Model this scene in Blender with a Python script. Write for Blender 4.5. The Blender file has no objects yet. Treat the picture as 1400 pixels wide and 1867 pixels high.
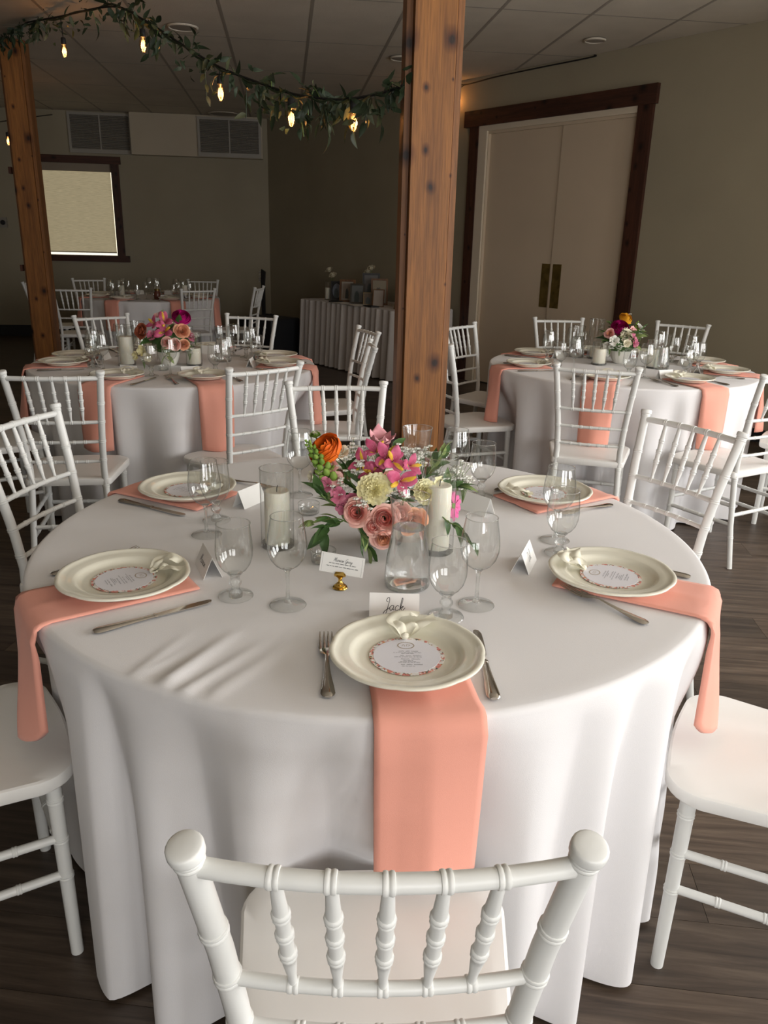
import bpy, bmesh, math, random
from mathutils import Vector, Matrix, Quaternion
R = math.radians
rnd = random.Random(11)
S = bpy.context.scene
COL = S.collection

# ------------------------------------------------------------------ camera, light, exposure
cam_d = bpy.data.cameras.new('camera'); cam = bpy.data.objects.new('camera', cam_d); COL.objects.link(cam)
cam.location = (0, 0, 1.43)
_p, _r = 0.3332, 0.0256
_f = Vector((0, math.cos(_p), -math.sin(_p))); _u0 = Vector((0, math.sin(_p), math.cos(_p))); _x0 = Vector((1, 0, 0))
_x = _x0*math.cos(_r) + _u0*-math.sin(_r)*-1; _x = (_x0*math.cos(_r) + _u0*math.sin(_r)); _u = (_u0*math.cos(_r) - _x0*math.sin(_r))
cam.rotation_euler = Matrix((( _x.x, _u.x, -_f.x), (_x.y, _u.y, -_f.y), (_x.z, _u.z, -_f.z))).to_euler()
cam_d.sensor_fit = 'HORIZONTAL'; cam_d.sensor_width = 36.0; cam_d.lens = 36.0*1431.0/1400.0
cam_d.clip_start = 0.02; cam_d.clip_end = 60
S.camera = cam
S.view_settings.view_transform = 'Standard'; S.view_settings.look = 'None'
S.view_settings.exposure = 0.0; S.view_settings.gamma = 1.0; S.view_settings.use_curve_mapping = False
S.cycles.use_denoising = True
S.cycles.max_bounces = 12; S.cycles.diffuse_bounces = 4; S.cycles.glossy_bounces = 4
S.cycles.transmission_bounces = 8; S.cycles.transparent_max_bounces = 24
S.cycles.caustics_reflective = False; S.cycles.caustics_refractive = True
S.cycles.sample_clamp_indirect = 6
world = bpy.data.worlds.new('overcast_sky'); S.world = world; world.use_nodes = True
world.node_tree.nodes['Background'].inputs[0].default_value = (0.75, 0.85, 1.0, 1); world.node_tree.nodes['Background'].inputs[1].default_value = 1.0

def area(name, loc, target, sx, sy, power, col):
    l = bpy.data.lights.new(name, 'AREA'); l.shape = 'RECTANGLE'; l.size = sx; l.size_y = sy; l.energy = power; l.color = col
    o = bpy.data.objects.new(name, l); COL.objects.link(o); o.location = loc
    d = Vector(target) - Vector(loc); o.rotation_euler = d.to_track_quat('-Z', 'Y').to_euler(); return o
EAST, NEAR, WEST, HC = 3.7, -2.4, -6.5, 2.968
WIN_E = [(3.30, 0.66), (1.60, 0.66), (-0.10, 0.66)]          # window centres and half widths in the east wall
WIN_N = [(2.5, 0.70), (0.7, 0.70)]                            # windows in the wall behind the camera
for y, hw in WIN_E: area('window_daylight', (EAST+0.16, y, 1.55), (EAST-1, y, 1.55), hw*2, 1.75, 78.0, (1.0, 0.985, 0.965))
for x, hw in WIN_N: area('window_daylight', (x, NEAR-0.16, 1.55), (x, NEAR+1, 1.55), hw*2, 1.75, 57.0, (1.0, 0.985, 0.965))

# ------------------------------------------------------------------ helpers
class MB:
    def __init__(s): s.v = []; s.f = []
    def add(s, v, f, M=None):
        n = len(s.v)
        s.v += [tuple(M @ Vector(p)) for p in v] if M else [tuple(p) for p in v]
        s.f += [tuple(n+i for i in q) for q in f]; return s
    def box(s, a, b, M=None):
        (x0,y0,z0),(x1,y1,z1) = a,b
        return s.add([(x0,y0,z0),(x1,y0,z0),(x1,y1,z0),(x0,y1,z0),(x0,y0,z1),(x1,y0,z1),(x1,y1,z1),(x0,y1,z1)],
                     [(3,2,1,0),(4,5,6,7),(0,1,5,4),(1,2,6,5),(2,3,7,6),(3,0,4,7)], M)
    def lathe(s, prof, n=24, M=None, cap0=True, cap1=True, rf=None):
        v=[];f=[]
        for r,z in prof:
            for k in range(n):
                a=2*math.pi*k/n; q=r*(rf(a,r,z) if rf else 1); v.append((q*math.cos(a),q*math.sin(a),z))
        for i in range(len(prof)-1):
            for k in range(n):
                k2=(k+1)%n; f.append((i*n+k,i*n+k2,(i+1)*n+k2,(i+1)*n+k))
        if cap0 and prof[0][0]>1e-5: f.append(tuple(range(n-1,-1,-1)))
        if cap1 and prof[-1][0]>1e-5: f.append(tuple(range((len(prof)-1)*n,len(prof)*n)))
        return s.add(v,f,M)
    def tube(s, pts, rad, n=8, caps=True, flat=1.0):
        pts=[Vector(p) for p in pts]; m=len(pts)
        if not hasattr(rad,'__len__'): rad=[rad]*m
        v=[];f=[]
        ref=None
        for i,p in enumerate(pts):
            t=(pts[min(i+1,m-1)]-pts[max(i-1,0)])
            if t.length<1e-9: t=Vector((0,0,1))
            t.normalize()
            if ref is None:
                ref=Vector((0,0,1)) if abs(t.z)<0.9 else Vector((1,0,0))
            a=t.cross(ref)
            if a.length<1e-6: ref=Vector((0,1,0)); a=t.cross(ref)
            a.normalize(); b=a.cross(t).normalized(); ref=b
            for k in range(n):
                q=2*math.pi*k/n; v.append(p+a*math.cos(q)*rad[i]+b*math.sin(q)*rad[i]*flat)
        for i in range(m-1):
            for k in range(n):
                k2=(k+1)%n; f.append((i*n+k,i*n+k2,(i+1)*n+k2,(i+1)*n+k))
        if caps: f.append(tuple(range(n-1,-1,-1))); f.append(tuple(range((m-1)*n,m*n)))
        return s.add(v,f)
    def grid(s, fn, nu, nv, M=None):
        v=[fn(i/nu,j/nv) for j in range(nv+1) for i in range(nu+1)]
        f=[(j*(nu+1)+i,j*(nu+1)+i+1,(j+1)*(nu+1)+i+1,(j+1)*(nu+1)+i) for j in range(nv) for i in range(nu)]
        return s.add(v,f,M)
    def poly(s, pts, z0, z1, M=None):
        n=len(pts); v=[(x,y,z0) for x,y in pts]+[(x,y,z1) for x,y in pts]
        f=[tuple(range(n-1,-1,-1)),tuple(range(n,2*n))]+[(i,(i+1)%n,n+(i+1)%n,n+i) for i in range(n)]
        return s.add(v,f,M)
    def mesh(s, name, mat, smooth=True, ang=40):
        me=bpy.data.meshes.new(name); me.from_pydata(s.v,[],s.f); me.update()
        bm=bmesh.new(); bm.from_mesh(me); bmesh.ops.recalc_face_normals(bm, faces=bm.faces); bm.to_mesh(me); bm.free()
        if smooth:
            me.polygons.foreach_set('use_smooth',[True]*len(me.polygons))
            if ang<180: me.set_sharp_from_angle(angle=R(ang))
        if mat: me.materials.append(mat)
        return me
    def build(s, name, mat, parent=None, smooth=True, ang=40):
        return link(name, s.mesh(name,mat,smooth,ang), parent)
def link(name, me, parent=None, loc=None, rz=None, M=None):
    o=bpy.data.objects.new(name,me); COL.objects.link(o)
    if parent: o.parent=parent
    if loc is not None: o.location=loc
    if rz is not None: o.rotation_euler=(0,0,rz)
    if M is not None: o.matrix_local=M
    return o
def tag(o,label,cat,group=None,kind=None):
    o['label']=label; o['category']=cat
    if group: o['group']=group
    if kind: o['kind']=kind
    return o
def empty(name,loc=(0,0,0),rz=0):
    o=bpy.data.objects.new(name,None); COL.objects.link(o); o.location=loc; o.rotation_euler=(0,0,rz); o.empty_display_size=.05; return o
KIDS={}
def dup(o,parent=None):
    c=o.copy(); COL.objects.link(c)
    if parent: c.parent=parent
    for ch in kids(o): dup(ch,c)
    return c
def kids(o): return list(o.children)
def struct(o): o['kind']='structure'; return o
def catmull(pts,k=6):
    pts=[Vector(p) for p in pts]; out=[]
    for i in range(len(pts)-1):
        p0=pts[max(i-1,0)];p1=pts[i];p2=pts[i+1];p3=pts[min(i+2,len(pts)-1)]
        for j in range(k):
            t=j/k; out.append(.5*((2*p1)+(p2-p0)*t+(2*p0-5*p1+4*p2-p3)*t*t+(3*p1-p0-3*p2+p3)*t*t*t))
    out.append(pts[-1]); return out
def sst(x): x=min(1,max(0,x)); return x*x*(3-2*x)

# ------------------------------------------------------------------ materials
def newmat(name):
    m=bpy.data.materials.new(name); m.use_nodes=True; nt=m.node_tree; return m,nt,nt.nodes['Principled BSDF']
def N(nt,t,**kw):
    n=nt.nodes.new(t)
    for k,v in kw.items(): setattr(n,k,v)
    return n
def ramp(nt,stops):
    n=N(nt,'ShaderNodeValToRGB'); e=n.color_ramp.elements
    while len(e)<len(stops): e.new(.5)
    for i,(p,c) in enumerate(stops): e[i].position=p; e[i].color=(*c,1)
    return n
def coords(nt,scale=(1,1,1),kind='Object'):
    tc=N(nt,'ShaderNodeTexCoord'); mp=N(nt,'ShaderNodeMapping'); mp.inputs['Scale'].default_value=scale
    nt.links.new(tc.outputs[kind],mp.inputs[0]); return mp.outputs[0]
def plain(name,col,rough=.5,metal=0.0,var=0.0,vs=6,bump=0.0,bs=80,spec=.5,bscale=(1,1,1),sss=0,trans=0):
    m,nt,b=newmat(name); b.inputs['Base Color'].default_value=(*col,1); b.inputs['Roughness'].default_value=rough; b.inputs['Metallic'].default_value=metal
    b.inputs['Specular IOR Level'].default_value=spec
    if sss: b.inputs['Subsurface Weight'].default_value=sss; b.inputs['Subsurface Radius'].default_value=(.02,.012,.006)
    if var:
        n=N(nt,'ShaderNodeTexNoise'); n.inputs['Scale'].default_value=vs; nt.links.new(coords(nt),n.inputs['Vector'])
        r=ramp(nt,[(.3,[c*(1-var) for c in col]),(.7,[min(1,c*(1+var)) for c in col])]); nt.links.new(n.outputs[0],r.inputs[0]); nt.links.new(r.outputs[0],b.inputs['Base Color'])
    if bump:
        n=N(nt,'ShaderNodeTexNoise'); n.inputs['Scale'].default_value=bs; n.inputs['Detail'].default_value=4; nt.links.new(coords(nt,bscale),n.inputs['Vector'])
        bp=N(nt,'ShaderNodeBump'); bp.inputs['Strength'].default_value=bump; bp.inputs['Distance'].default_value=.01; nt.links.new(n.outputs[0],bp.inputs['Height']); nt.links.new(bp.outputs[0],b.inputs['Normal'])
    return m
def fabric(name,col,scale=900,bump=.15,translucent=0.0):
    m,nt,b=newmat(name); b.inputs['Base Color'].default_value=(*col,1); b.inputs['Roughness'].default_value=.9; b.inputs['Specular IOR Level'].default_value=.15
    w=N(nt,'ShaderNodeTexNoise'); w.inputs['Scale'].default_value=scale*.35; nt.links.new(coords(nt),w.inputs['Vector'])
    w2=N(nt,'ShaderNodeTexNoise'); w2.inputs['Scale'].default_value=4; w2.inputs['Detail'].default_value=2; nt.links.new(coords(nt),w2.inputs['Vector'])
    mx=N(nt,'ShaderNodeMath',operation='ADD'); nt.links.new(w.outputs[0],mx.inputs[0]); nt.links.new(w2.outputs[0],mx.inputs[1])
    bp=N(nt,'ShaderNodeBump'); bp.inputs['Strength'].default_value=bump; bp.inputs['Distance'].default_value=.004; nt.links.new(mx.outputs[0],bp.inputs['Height']); nt.links.new(bp.outputs[0],b.inputs['Normal'])
    b.inputs['Sheen Weight'].default_value=.15
    return m
def wood(name,dark,light,knot=True,axis='z',rough=.55,gs=1.0):
    m,nt,b=newmat(name); b.inputs['Roughness'].default_value=rough
    sc={'z':(9*gs,9*gs,.5*gs),'x':(.5*gs,9*gs,9*gs),'y':(9*gs,.5*gs,9*gs)}[axis]
    c=coords(nt,sc); n=N(nt,'ShaderNodeTexNoise'); n.inputs['Scale'].default_value=2.2; n.inputs['Detail'].default_value=7; n.inputs['Distortion'].default_value=.7; nt.links.new(c,n.inputs['Vector'])
    r=ramp(nt,[(.28,dark),(.5,[(a+b_)/2 for a,b_ in zip(dark,light)]),(.72,light)]); nt.links.new(n.outputs[0],r.inputs[0]); out=r.outputs[0]
    n2=N(nt,'ShaderNodeTexNoise'); n2.inputs['Scale'].default_value=14; n2.inputs['Detail'].default_value=3; nt.links.new(c,n2.inputs['Vector'])
    r2=ramp(nt,[(.35,(.6,.6,.6)),(.6,(1,1,1))]); nt.links.new(n2.outputs[0],r2.inputs[0])
    mu=N(nt,'ShaderNodeMix',data_type='RGBA',blend_type='MULTIPLY'); mu.inputs[0].default_value=.7; nt.links.new(out,mu.inputs[6]); nt.links.new(r2.outputs[0],mu.inputs[7]); out=mu.outputs[2]
    if knot:
        ks={'z':(7.0,7.0,5.2),'x':(4.6,5.6,5.6),'y':(7,3.3,7)}[axis]
        v=N(nt,'ShaderNodeTexVoronoi',voronoi_dimensions='2D'); v.inputs['Scale'].default_value=1.0; v.inputs['Randomness'].default_value=1.0; nd=N(nt,'ShaderNodeTexNoise'); nd.inputs['Scale'].default_value=9
        ck=coords(nt,ks); nt.links.new(coords(nt),nd.inputs['Vector'])
        ad=N(nt,'ShaderNodeMix',data_type='VECTOR'); ad.inputs[0].default_value=.12; nt.links.new(ck,ad.inputs[4]); nt.links.new(nd.outputs['Color'],ad.inputs[5]); se=N(nt,'ShaderNodeSeparateXYZ'); cm=N(nt,'ShaderNodeCombineXYZ'); nt.links.new(ad.outputs[1],se.inputs[0]); nt.links.new(se.outputs[0],cm.inputs[0]); nt.links.new(se.outputs[2],cm.inputs[1]); nt.links.new(cm.outputs[0],v.inputs['Vector'])
        rk=ramp(nt,[(.05,(.07,.05,.035)),(.10,(.40,.29,.18)),(.25,(1,1,1))]); sc_=N(nt,'ShaderNodeSeparateColor'); dv=N(nt,'ShaderNodeMath',operation='DIVIDE'); ma=N(nt,'ShaderNodeMath',operation='MULTIPLY_ADD'); ma.inputs[1].default_value=1.0; ma.inputs[2].default_value=.12; nt.links.new(v.outputs['Color'],sc_.inputs[0]); nt.links.new(sc_.outputs[0],ma.inputs[0]); nt.links.new(v.outputs['Distance'],dv.inputs[0]); nt.links.new(ma.outputs[0],dv.inputs[1]); nt.links.new(dv.outputs[0],rk.inputs[0])
        m2=N(nt,'ShaderNodeMix',data_type='RGBA',blend_type='MULTIPLY'); m2.inputs[0].default_value=1; nt.links.new(out,m2.inputs[6]); nt.links.new(rk.outputs[0],m2.inputs[7]); out=m2.outputs[2]
    nt.links.new(out,b.inputs['Base Color'])
    bp=N(nt,'ShaderNodeBump'); bp.inputs['Strength'].default_value=.25; bp.inputs['Distance'].default_value=.004; nt.links.new(n2.outputs[0],bp.inputs['Height']); nt.links.new(bp.outputs[0],b.inputs['Normal'])
    return m
def thinglass(name,tint=(.98,.99,.985),edge=(.42,.45,.44)):
    m=bpy.data.materials.new(name); m.use_nodes=True; nt=m.node_tree; nt.nodes.remove(nt.nodes['Principled BSDF'])
    t=N(nt,'ShaderNodeBsdfTransparent'); g=N(nt,'ShaderNodeBsdfGlossy'); g.inputs['Roughness'].default_value=.02; g.inputs[0].default_value=(1,1,1,1)
    lw=N(nt,'ShaderNodeLayerWeight'); lw.inputs[0].default_value=.5
    rc=ramp(nt,[(0,tint),(.6,[.94*q for q in tint]),(.93,edge)]); nt.links.new(lw.outputs['Facing'],rc.inputs[0]); nt.links.new(rc.outputs[0],t.inputs[0])
    r=ramp(nt,[(0,(.10,)*3),(.55,(.15,)*3),(.85,(.36,)*3),(1,(.7,)*3)]); nt.links.new(lw.outputs['Facing'],r.inputs[0])
    mx=N(nt,'ShaderNodeMixShader'); nt.links.new(r.outputs[0],mx.inputs[0]); nt.links.new(t.outputs[0],mx.inputs[1]); nt.links.new(g.outputs[0],mx.inputs[2]); nt.links.new(mx.outputs[0],nt.nodes['Material Output'].inputs[0]); return m
def solidglass(name,ior=1.47,col=(.95,.98,.97),clear=.45):
    """refracting glass blended with clear transparency, so that light reaches what stands under it"""
    m,nt,b=newmat(name); b.inputs['Base Color'].default_value=(*col,1); b.inputs['Roughness'].default_value=.0; b.inputs['Transmission Weight'].default_value=1; b.inputs['IOR'].default_value=ior
    t=N(nt,'ShaderNodeBsdfTransparent'); t.inputs[0].default_value=(.97,.98,.98,1); mx=N(nt,'ShaderNodeMixShader'); mx.inputs[0].default_value=clear; nt.links.new(b.outputs[0],mx.inputs[1]); nt.links.new(t.outputs[0],mx.inputs[2]); nt.links.new(mx.outputs[0],nt.nodes['Material Output'].inputs[0]); return m
def emit(name,col,s):
    m,nt,b=newmat(name); b.inputs['Base Color'].default_value=(*col,1); b.inputs['Emission Color'].default_value=(*col,1); b.inputs['Emission Strength'].default_value=s; return m
M={}
M['cloth']=fabric('white_tablecloth_fabric',(.80,.785,.79),2400,.12)
M['skirt']=fabric('offwhite_skirt_fabric',(.62,.58,.55))
M['napkin']=fabric('coral_napkin_fabric',(.86,.39,.30),2600,.12)
M['chair']=plain('white_chair_paint',(.76,.765,.74),.38,bump=.03,bs=40)
M['seat']=plain('white_seat_paint',(.86,.85,.82),.42,bump=.02,bs=30)
M['post']=wood('stained_fir',(.17,.062,.014),(.37,.148,.033))
M['postdark']=wood('darker_fir',(.15,.055,.016),(.30,.125,.038))  # fir slightly darker than the post core, for its side boards
M['trim']=wood('dark_red_trim',(.036,.011,.006),(.085,.027,.013))
M['trimx']=wood('dark_red_trim_across',(.036,.011,.006),(.085,.027,.013),axis='x')
M['wall']=plain('beige_wall_paint',(.335,.295,.21),.75,var=.05,vs=1.5,bump=.08,bs=60)
M['bulk']=plain('pale_bulkhead_paint',(.50,.44,.335),.75,var=.03,vs=2)
M['tile']=plain('ceiling_tile_board',(.62,.56,.465),.95,var=.05,vs=3,bump=.35,bs=160)
M['bar']=plain('ceiling_grid_metal',(.34,.30,.25),.6)
M['door']=plain('cream_door_paint',(.62,.51,.38),.5,var=.03,vs=2)
M['jamb']=plain('white_jamb_paint',(.70,.61,.48),.45)
M['brassold']=plain('aged_brass_plate',(.26,.19,.06),.38,.9,var=.3,vs=14)
M['base']=plain('black_baseboard',(.012,.012,.014),.5)
M['ventf']=plain('vent_frame_metal',(.34,.32,.28),.5); M['slat']=plain('vent_slat_metal',(.30,.275,.23),.55); M['black']=plain('matte_black',(.012,.012,.013),.6)
M['glass']=thinglass('thin_clear_glass'); M['solid']=solidglass('solid_clear_glass'); M['water']=solidglass('water',1.33,(.99,1,1),.12)
M['wax']=plain('ivory_candle_wax',(.86,.82,.70),.45,sss=.25)
M['plate']=plain('cream_glazed_ceramic',(.80,.775,.66),.13,spec=.55)
M['steel']=plain('polished_steel',(.62,.58,.53),.13,1.0,var=.1,vs=20)
M['gold']=plain('polished_brass',(.72,.47,.12),.14,1.0)
M['paper']=plain('white_card_stock',(.86,.85,.82),.8); M['menu']=plain('lilac_white_menu_stock',(.80,.79,.84),.8)
M['ink']=plain('black_ink',(.03,.03,.035),.7); M['greyink']=plain('grey_print_ink',(.25,.25,.27),.8); M['goldink']=plain('tan_print_ink',(.42,.33,.22),.8)
M['ribbon']=plain('cream_chiffon',(.86,.83,.69),.6)
M['ceramic']=plain('white_bowl_ceramic',(.80,.78,.71),.3)
M['leaf']=plain('green_leaf',(.055,.12,.03),.5,var=.35,vs=40); M['leafpale']=plain('pale_variegated_leaf',(.22,.29,.10),.5,var=.45,vs=60); M['stem']=plain('green_stem',(.14,.22,.06),.6)
M['leafdark']=plain('dark_garland_leaf',(.03,.05,.022),.55,var=.4,vs=20); M['leafolive']=plain('olive_garland_leaf',(.075,.085,.035),.6,var=.3,vs=20)
M['cable']=plain('black_cable',(.008,.008,.008),.6)
M['bulb']=thinglass('bulb_glass',(1,.80,.55),(.7,.4,.15)); M['filament']=emit('glowing_filament',(1.0,.48,.15),7)
M['steelbar']=plain('grey_box_plastic',(.28,.26,.22),.5)
M['navy']=plain('black_case_vinyl',(.01,.011,.014),.55)
def petal(name,c,c2=None,rough=.6):
    m,nt,b=newmat(name); b.inputs['Roughness'].default_value=rough; b.inputs['Specular IOR Level'].default_value=.25
    n=N(nt,'ShaderNodeTexNoise'); n.inputs['Scale'].default_value=45; n.inputs['Detail'].default_value=3; nt.links.new(coords(nt),n.inputs['Vector'])
    c2=c2 or [q*.8 for q in c]; r=ramp(nt,[(.35,c2),(.65,c)]); nt.links.new(n.outputs[0],r.inputs[0]); nt.links.new(r.outputs[0],b.inputs['Base Color']); return m
PT={'pinkrose':petal('pink_rose_petal',(.94,.60,.52),(.91,.50,.43)),'rosecore':petal('deep_rose_petal',(.80,.25,.21)),'peach':petal('peach_petal',(.85,.47,.29),(.80,.36,.22)),
 'yellow':petal('pale_yellow_petal',(.92,.87,.56),(.88,.80,.42)),'orange':petal('orange_petal',(.80,.17,.012),(.66,.10,.008)),'orangecore':petal('orange_core_petal',(.62,.20,.02)),
 'alst':petal('magenta_pink_petal',(.62,.15,.26),(.50,.08,.17)),'throat':petal('yellow_throat_petal',(.85,.60,.06),(.70,.40,.05)),'blush':petal('blush_pink_petal',(.82,.50,.46),(.74,.38,.36)),
 'stock':petal('pink_stock_petal',(.70,.25,.34),(.62,.17,.28)),'cream':petal('cream_petal',(.80,.74,.56)),'white':petal('white_petal',(.84,.83,.76)),'hot':petal('hot_pink_petal',(.80,.14,.36)),
 'magenta':petal('magenta_peony_petal',(.56,.012,.20),(.38,.006,.12)),'budgreen':petal('green_bud',(.24,.36,.07),(.13,.24,.03)),'gold':petal('golden_petal',(.85,.42,.03)),'rust':petal('rust_petal',(.45,.12,.06)),'tulip':petal('pink_tulip_petal',(.72,.36,.38),(.62,.26,.30))}
def floralborder():
    m,nt,b=newmat('floral_print_border'); b.inputs['Roughness'].default_value=.8
    v=N(nt,'ShaderNodeTexVoronoi'); v.inputs['Scale'].default_value=330; nt.links.new(coords(nt),v.inputs['Vector'])
    sp=N(nt,'ShaderNodeSeparateColor'); nt.links.new(v.outputs['Color'],sp.inputs[0])
    r=ramp(nt,[(0,(.80,.78,.74)),(.30,(.80,.78,.74)),(.34,(.06,.09,.07)),(.50,(.09,.12,.08)),(.54,(.62,.18,.16)),(.74,(.75,.36,.28)),(.88,(.82,.62,.5)),(.94,(.7,.4,.1))]); r.color_ramp.interpolation='CONSTANT'
    nt.links.new(sp.outputs[0],r.inputs[0])
    n=N(nt,'ShaderNodeTexNoise'); n.inputs['Scale'].default_value=110; nt.links.new(coords(nt),n.inputs['Vector'])
    r2=ramp(nt,[(.42,(0,0,0)),(.5,(1,1,1))]); nt.links.new(n.outputs[0],r2.inputs[0])
    mx=N(nt,'ShaderNodeMix',data_type='RGBA'); nt.links.new(r2.outputs[0],mx.inputs[0]); mx.inputs[6].default_value=(.80,.78,.75,1); nt.links.new(r.outputs[0],mx.inputs[7])
    r3=ramp(nt,[(.56,(0,0,0)),(.6,(1,1,1))]); nt.links.new(n.outputs[0],r3.inputs[0])
    m3=N(nt,'ShaderNodeMix',data_type='RGBA'); nt.links.new(r3.outputs[0],m3.inputs[0]); nt.links.new(mx.outputs[2],m3.inputs[6]); m3.inputs[7].default_value=(.68,.24,.20,1)
    nt.links.new(m3.outputs[2],b.inputs['Base Color']); return m
M['floral']=floralborder()
def plankmat():
    m,nt,b=newmat('dark_vinyl_plank'); b.inputs['Roughness'].default_value=.42
    c=coords(nt,(1.6,22,1)); oi=N(nt,'ShaderNodeObjectInfo')
    ad=N(nt,'ShaderNodeVectorMath',operation='ADD'); nt.links.new(c,ad.inputs[0])
    sc=N(nt,'ShaderNodeVectorMath',operation='SCALE'); cb=N(nt,'ShaderNodeCombineXYZ'); nt.links.new(oi.outputs['Random'],cb.inputs[0]); nt.links.new(oi.outputs['Random'],cb.inputs[1]); nt.links.new(cb.outputs[0],sc.inputs[0]); sc.inputs['Scale'].default_value=37; nt.links.new(sc.outputs[0],ad.inputs[1])
    n=N(nt,'ShaderNodeTexNoise'); n.inputs['Scale'].default_value=1.5; n.inputs['Detail'].default_value=8; n.inputs['Roughness'].default_value=.65; n.inputs['Distortion'].default_value=.5; nt.links.new(ad.outputs[0],n.inputs['Vector'])
    r=ramp(nt,[(.30,(.028,.018,.012)),(.5,(.068,.047,.033)),(.72,(.13,.095,.068))]); nt.links.new(n.outputs[0],r.inputs[0])
    hv=N(nt,'ShaderNodeHueSaturation'); mr=N(nt,'ShaderNodeMapRange'); mr.inputs['To Min'].default_value=.72; mr.inputs['To Max'].default_value=1.3; nt.links.new(oi.outputs['Random'],mr.inputs['Value']); nt.links.new(mr.outputs[0],hv.inputs['Value']); nt.links.new(r.outputs[0],hv.inputs['Color'])
    nt.links.new(hv.outputs[0],b.inputs['Base Color'])
    bp=N(nt,'ShaderNodeBump'); bp.inputs['Strength'].default_value=.25; bp.inputs['Distance'].default_value=.003; nt.links.new(n.outputs[0],bp.inputs['Height']); nt.links.new(bp.outputs[0],b.inputs['Normal']); return m
M['plank']=plankmat()

# ------------------------------------------------------------------ room shell
BA = R(7.3)                                            # the building's own axes
U = Vector((math.cos(BA), math.sin(BA), 0)); V = Vector((-math.sin(BA), math.cos(BA), 0))
CORNER = Vector((-1.816, 11.979, 0)); WD = R(-51.7); WU = Vector((math.cos(WD), math.sin(WD), 0)); WN = Vector((WU.y, -WU.x, 0))   # WN points into the room
W0 = Vector((.689, 8.895, 0)); CORNER0 = CORNER.copy()
_q = (W0 - CORNER).to_2d(); _w = Vector((WU.x, WU.y)); CORNER = CORNER + U*((_q.x*_w.y - _q.y*_w.x)/(U.x*_w.y - U.y*_w.x))    # where the two walls meet
tE = (EAST - CORNER.x)/WU.x; CE = CORNER + WU*tE
CW = CORNER - U*((CORNER.x - WEST)/U.x)
ROOM = [(CORNER.x, CORNER.y), (CW.x, CW.y), (WEST, NEAR), (EAST, NEAR), (CE.x, CE.y)]      # counter-clockwise
def clip(poly, room=ROOM, inset=.003):
    out=poly
    for i in range(len(room)):
        a=Vector(room[i]); b=Vector(room[(i+1)%len(room)]); d=(b-a).normalized(); n=Vector((-d.y,d.x)); res=[]
        for k in range(len(out)):
            p=Vector(out[k]); q=Vector(out[(k+1)%len(out)]); dp=(p-a).dot(n)-inset; dq=(q-a).dot(n)-inset
            if dp>=0: res.append(tuple(p))
            if dp*dq<0: res.append(tuple(p+(q-p)*(dp/(dp-dq))))
        out=res
        if len(out)<3: return []
    return out
def parea(p): return abs(sum(p[i][0]*p[(i+1)%len(p)][1]-p[(i+1)%len(p)][0]*p[i][1] for i in range(len(p))))/2

floor=struct(MB().poly(ROOM,-.12,-.006).build('floor',M['base'],smooth=False))
PW,PL=.18,1.22; fa=R(-6); fu=Vector((math.cos(fa),math.sin(fa))); fv=Vector((-fu.y,fu.x))
far=MB(); npl=0
for j in range(-22,75):
    off=(j*.437)%1.0*PL
    for i in range(-7,8):
        x0=i*PL+off; y0=j*PW
        c=fu*(x0+PL/2)+fv*(y0+PW/2)
        g=.0006; P4=[tuple(fu*a+fv*b) for a,b in ((x0+g,y0+g),(x0+PL-g,y0+g),(x0+PL-g,y0+PW-g),(x0+g,y0+PW-g))]
        vis = .5<c.y<12.5 and abs(c.x)<.62*c.y+.75
        if not vis: 
            q=clip(P4)
            if q: far.poly(q,-.006,0)
            continue
        q=clip(P4)
        if not q: continue
        if c.y<7.6 and npl<298:
            mm=MB().poly([tuple(((Vector(t)-c).dot(fu),(Vector(t)-c).dot(fv))) for t in q],-.006,0).mesh('plank',M['plank'],False)
            link('plank',mm,floor,(c.x,c.y,0),fa); npl+=1
        else: far.poly(q,-.006,0)
fp=MB(); fp.v=[tuple(((p[0]*fu.x+p[1]*fu.y),(p[0]*fv.x+p[1]*fv.y),p[2])) for p in far.v]; fp.f=far.f
fo=fp.build('plank_field',M['plank'],floor,False); fo.rotation_euler=(0,0,fa); fo['kind']='stuff'

ceiling=struct(MB().poly(ROOM,HC+.02,HC+.12).build('ceiling',M['bar'],smooth=False))
U2=Vector((U.x,U.y)); V2=Vector((V.x,V.y)); TU,TV,U0,V0=.6527,1.29,.219,6.175
rest=MB(); nt_=0
for j in range(-8,6):
    for i in range(-12,11):
        a,b=U0+i*TU,V0+j*TV; g=.011
        q=clip([tuple(U2*s+V2*t) for s,t in ((a+g,b+g),(a+TU-g,b+g),(a+TU-g,b+TV-g),(a+g,b+TV-g))])
        if not q or parea(q)<.01: continue
        if b+TV>5.2: MB().poly(q,HC+.004,HC+.019).build('ceiling_tile',M['tile'],ceiling,False); nt_+=1
        else: rest.poly(q,HC+.004,HC+.019)
ro=rest.build('ceiling_tile_field',M['tile'],ceiling,False); ro['kind']='stuff'
def barline(p,q,w=.012):
    d=(q-p).normalized(); n=Vector((-d.y,d.x))*w
    return clip([tuple(p-n),tuple(q-n),tuple(q+n),tuple(p+n)])
for i in range(-12,12):
    a=U0+i*TU; q=barline(U2*a+V2*-6,U2*a+V2*14)
    if q: MB().poly(q,HC+.003,HC+.02).build('ceiling_grid_bar',M['bar'],ceiling,False)
for j in range(-8,6):
    b=V0+j*TV; q=barline(U2*-9+V2*b,U2*9+V2*b,.009)
    if q: MB().poly(q,HC+.0035,HC+.02).build('ceiling_cross_bar',M['bar'],ceiling,False)

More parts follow.
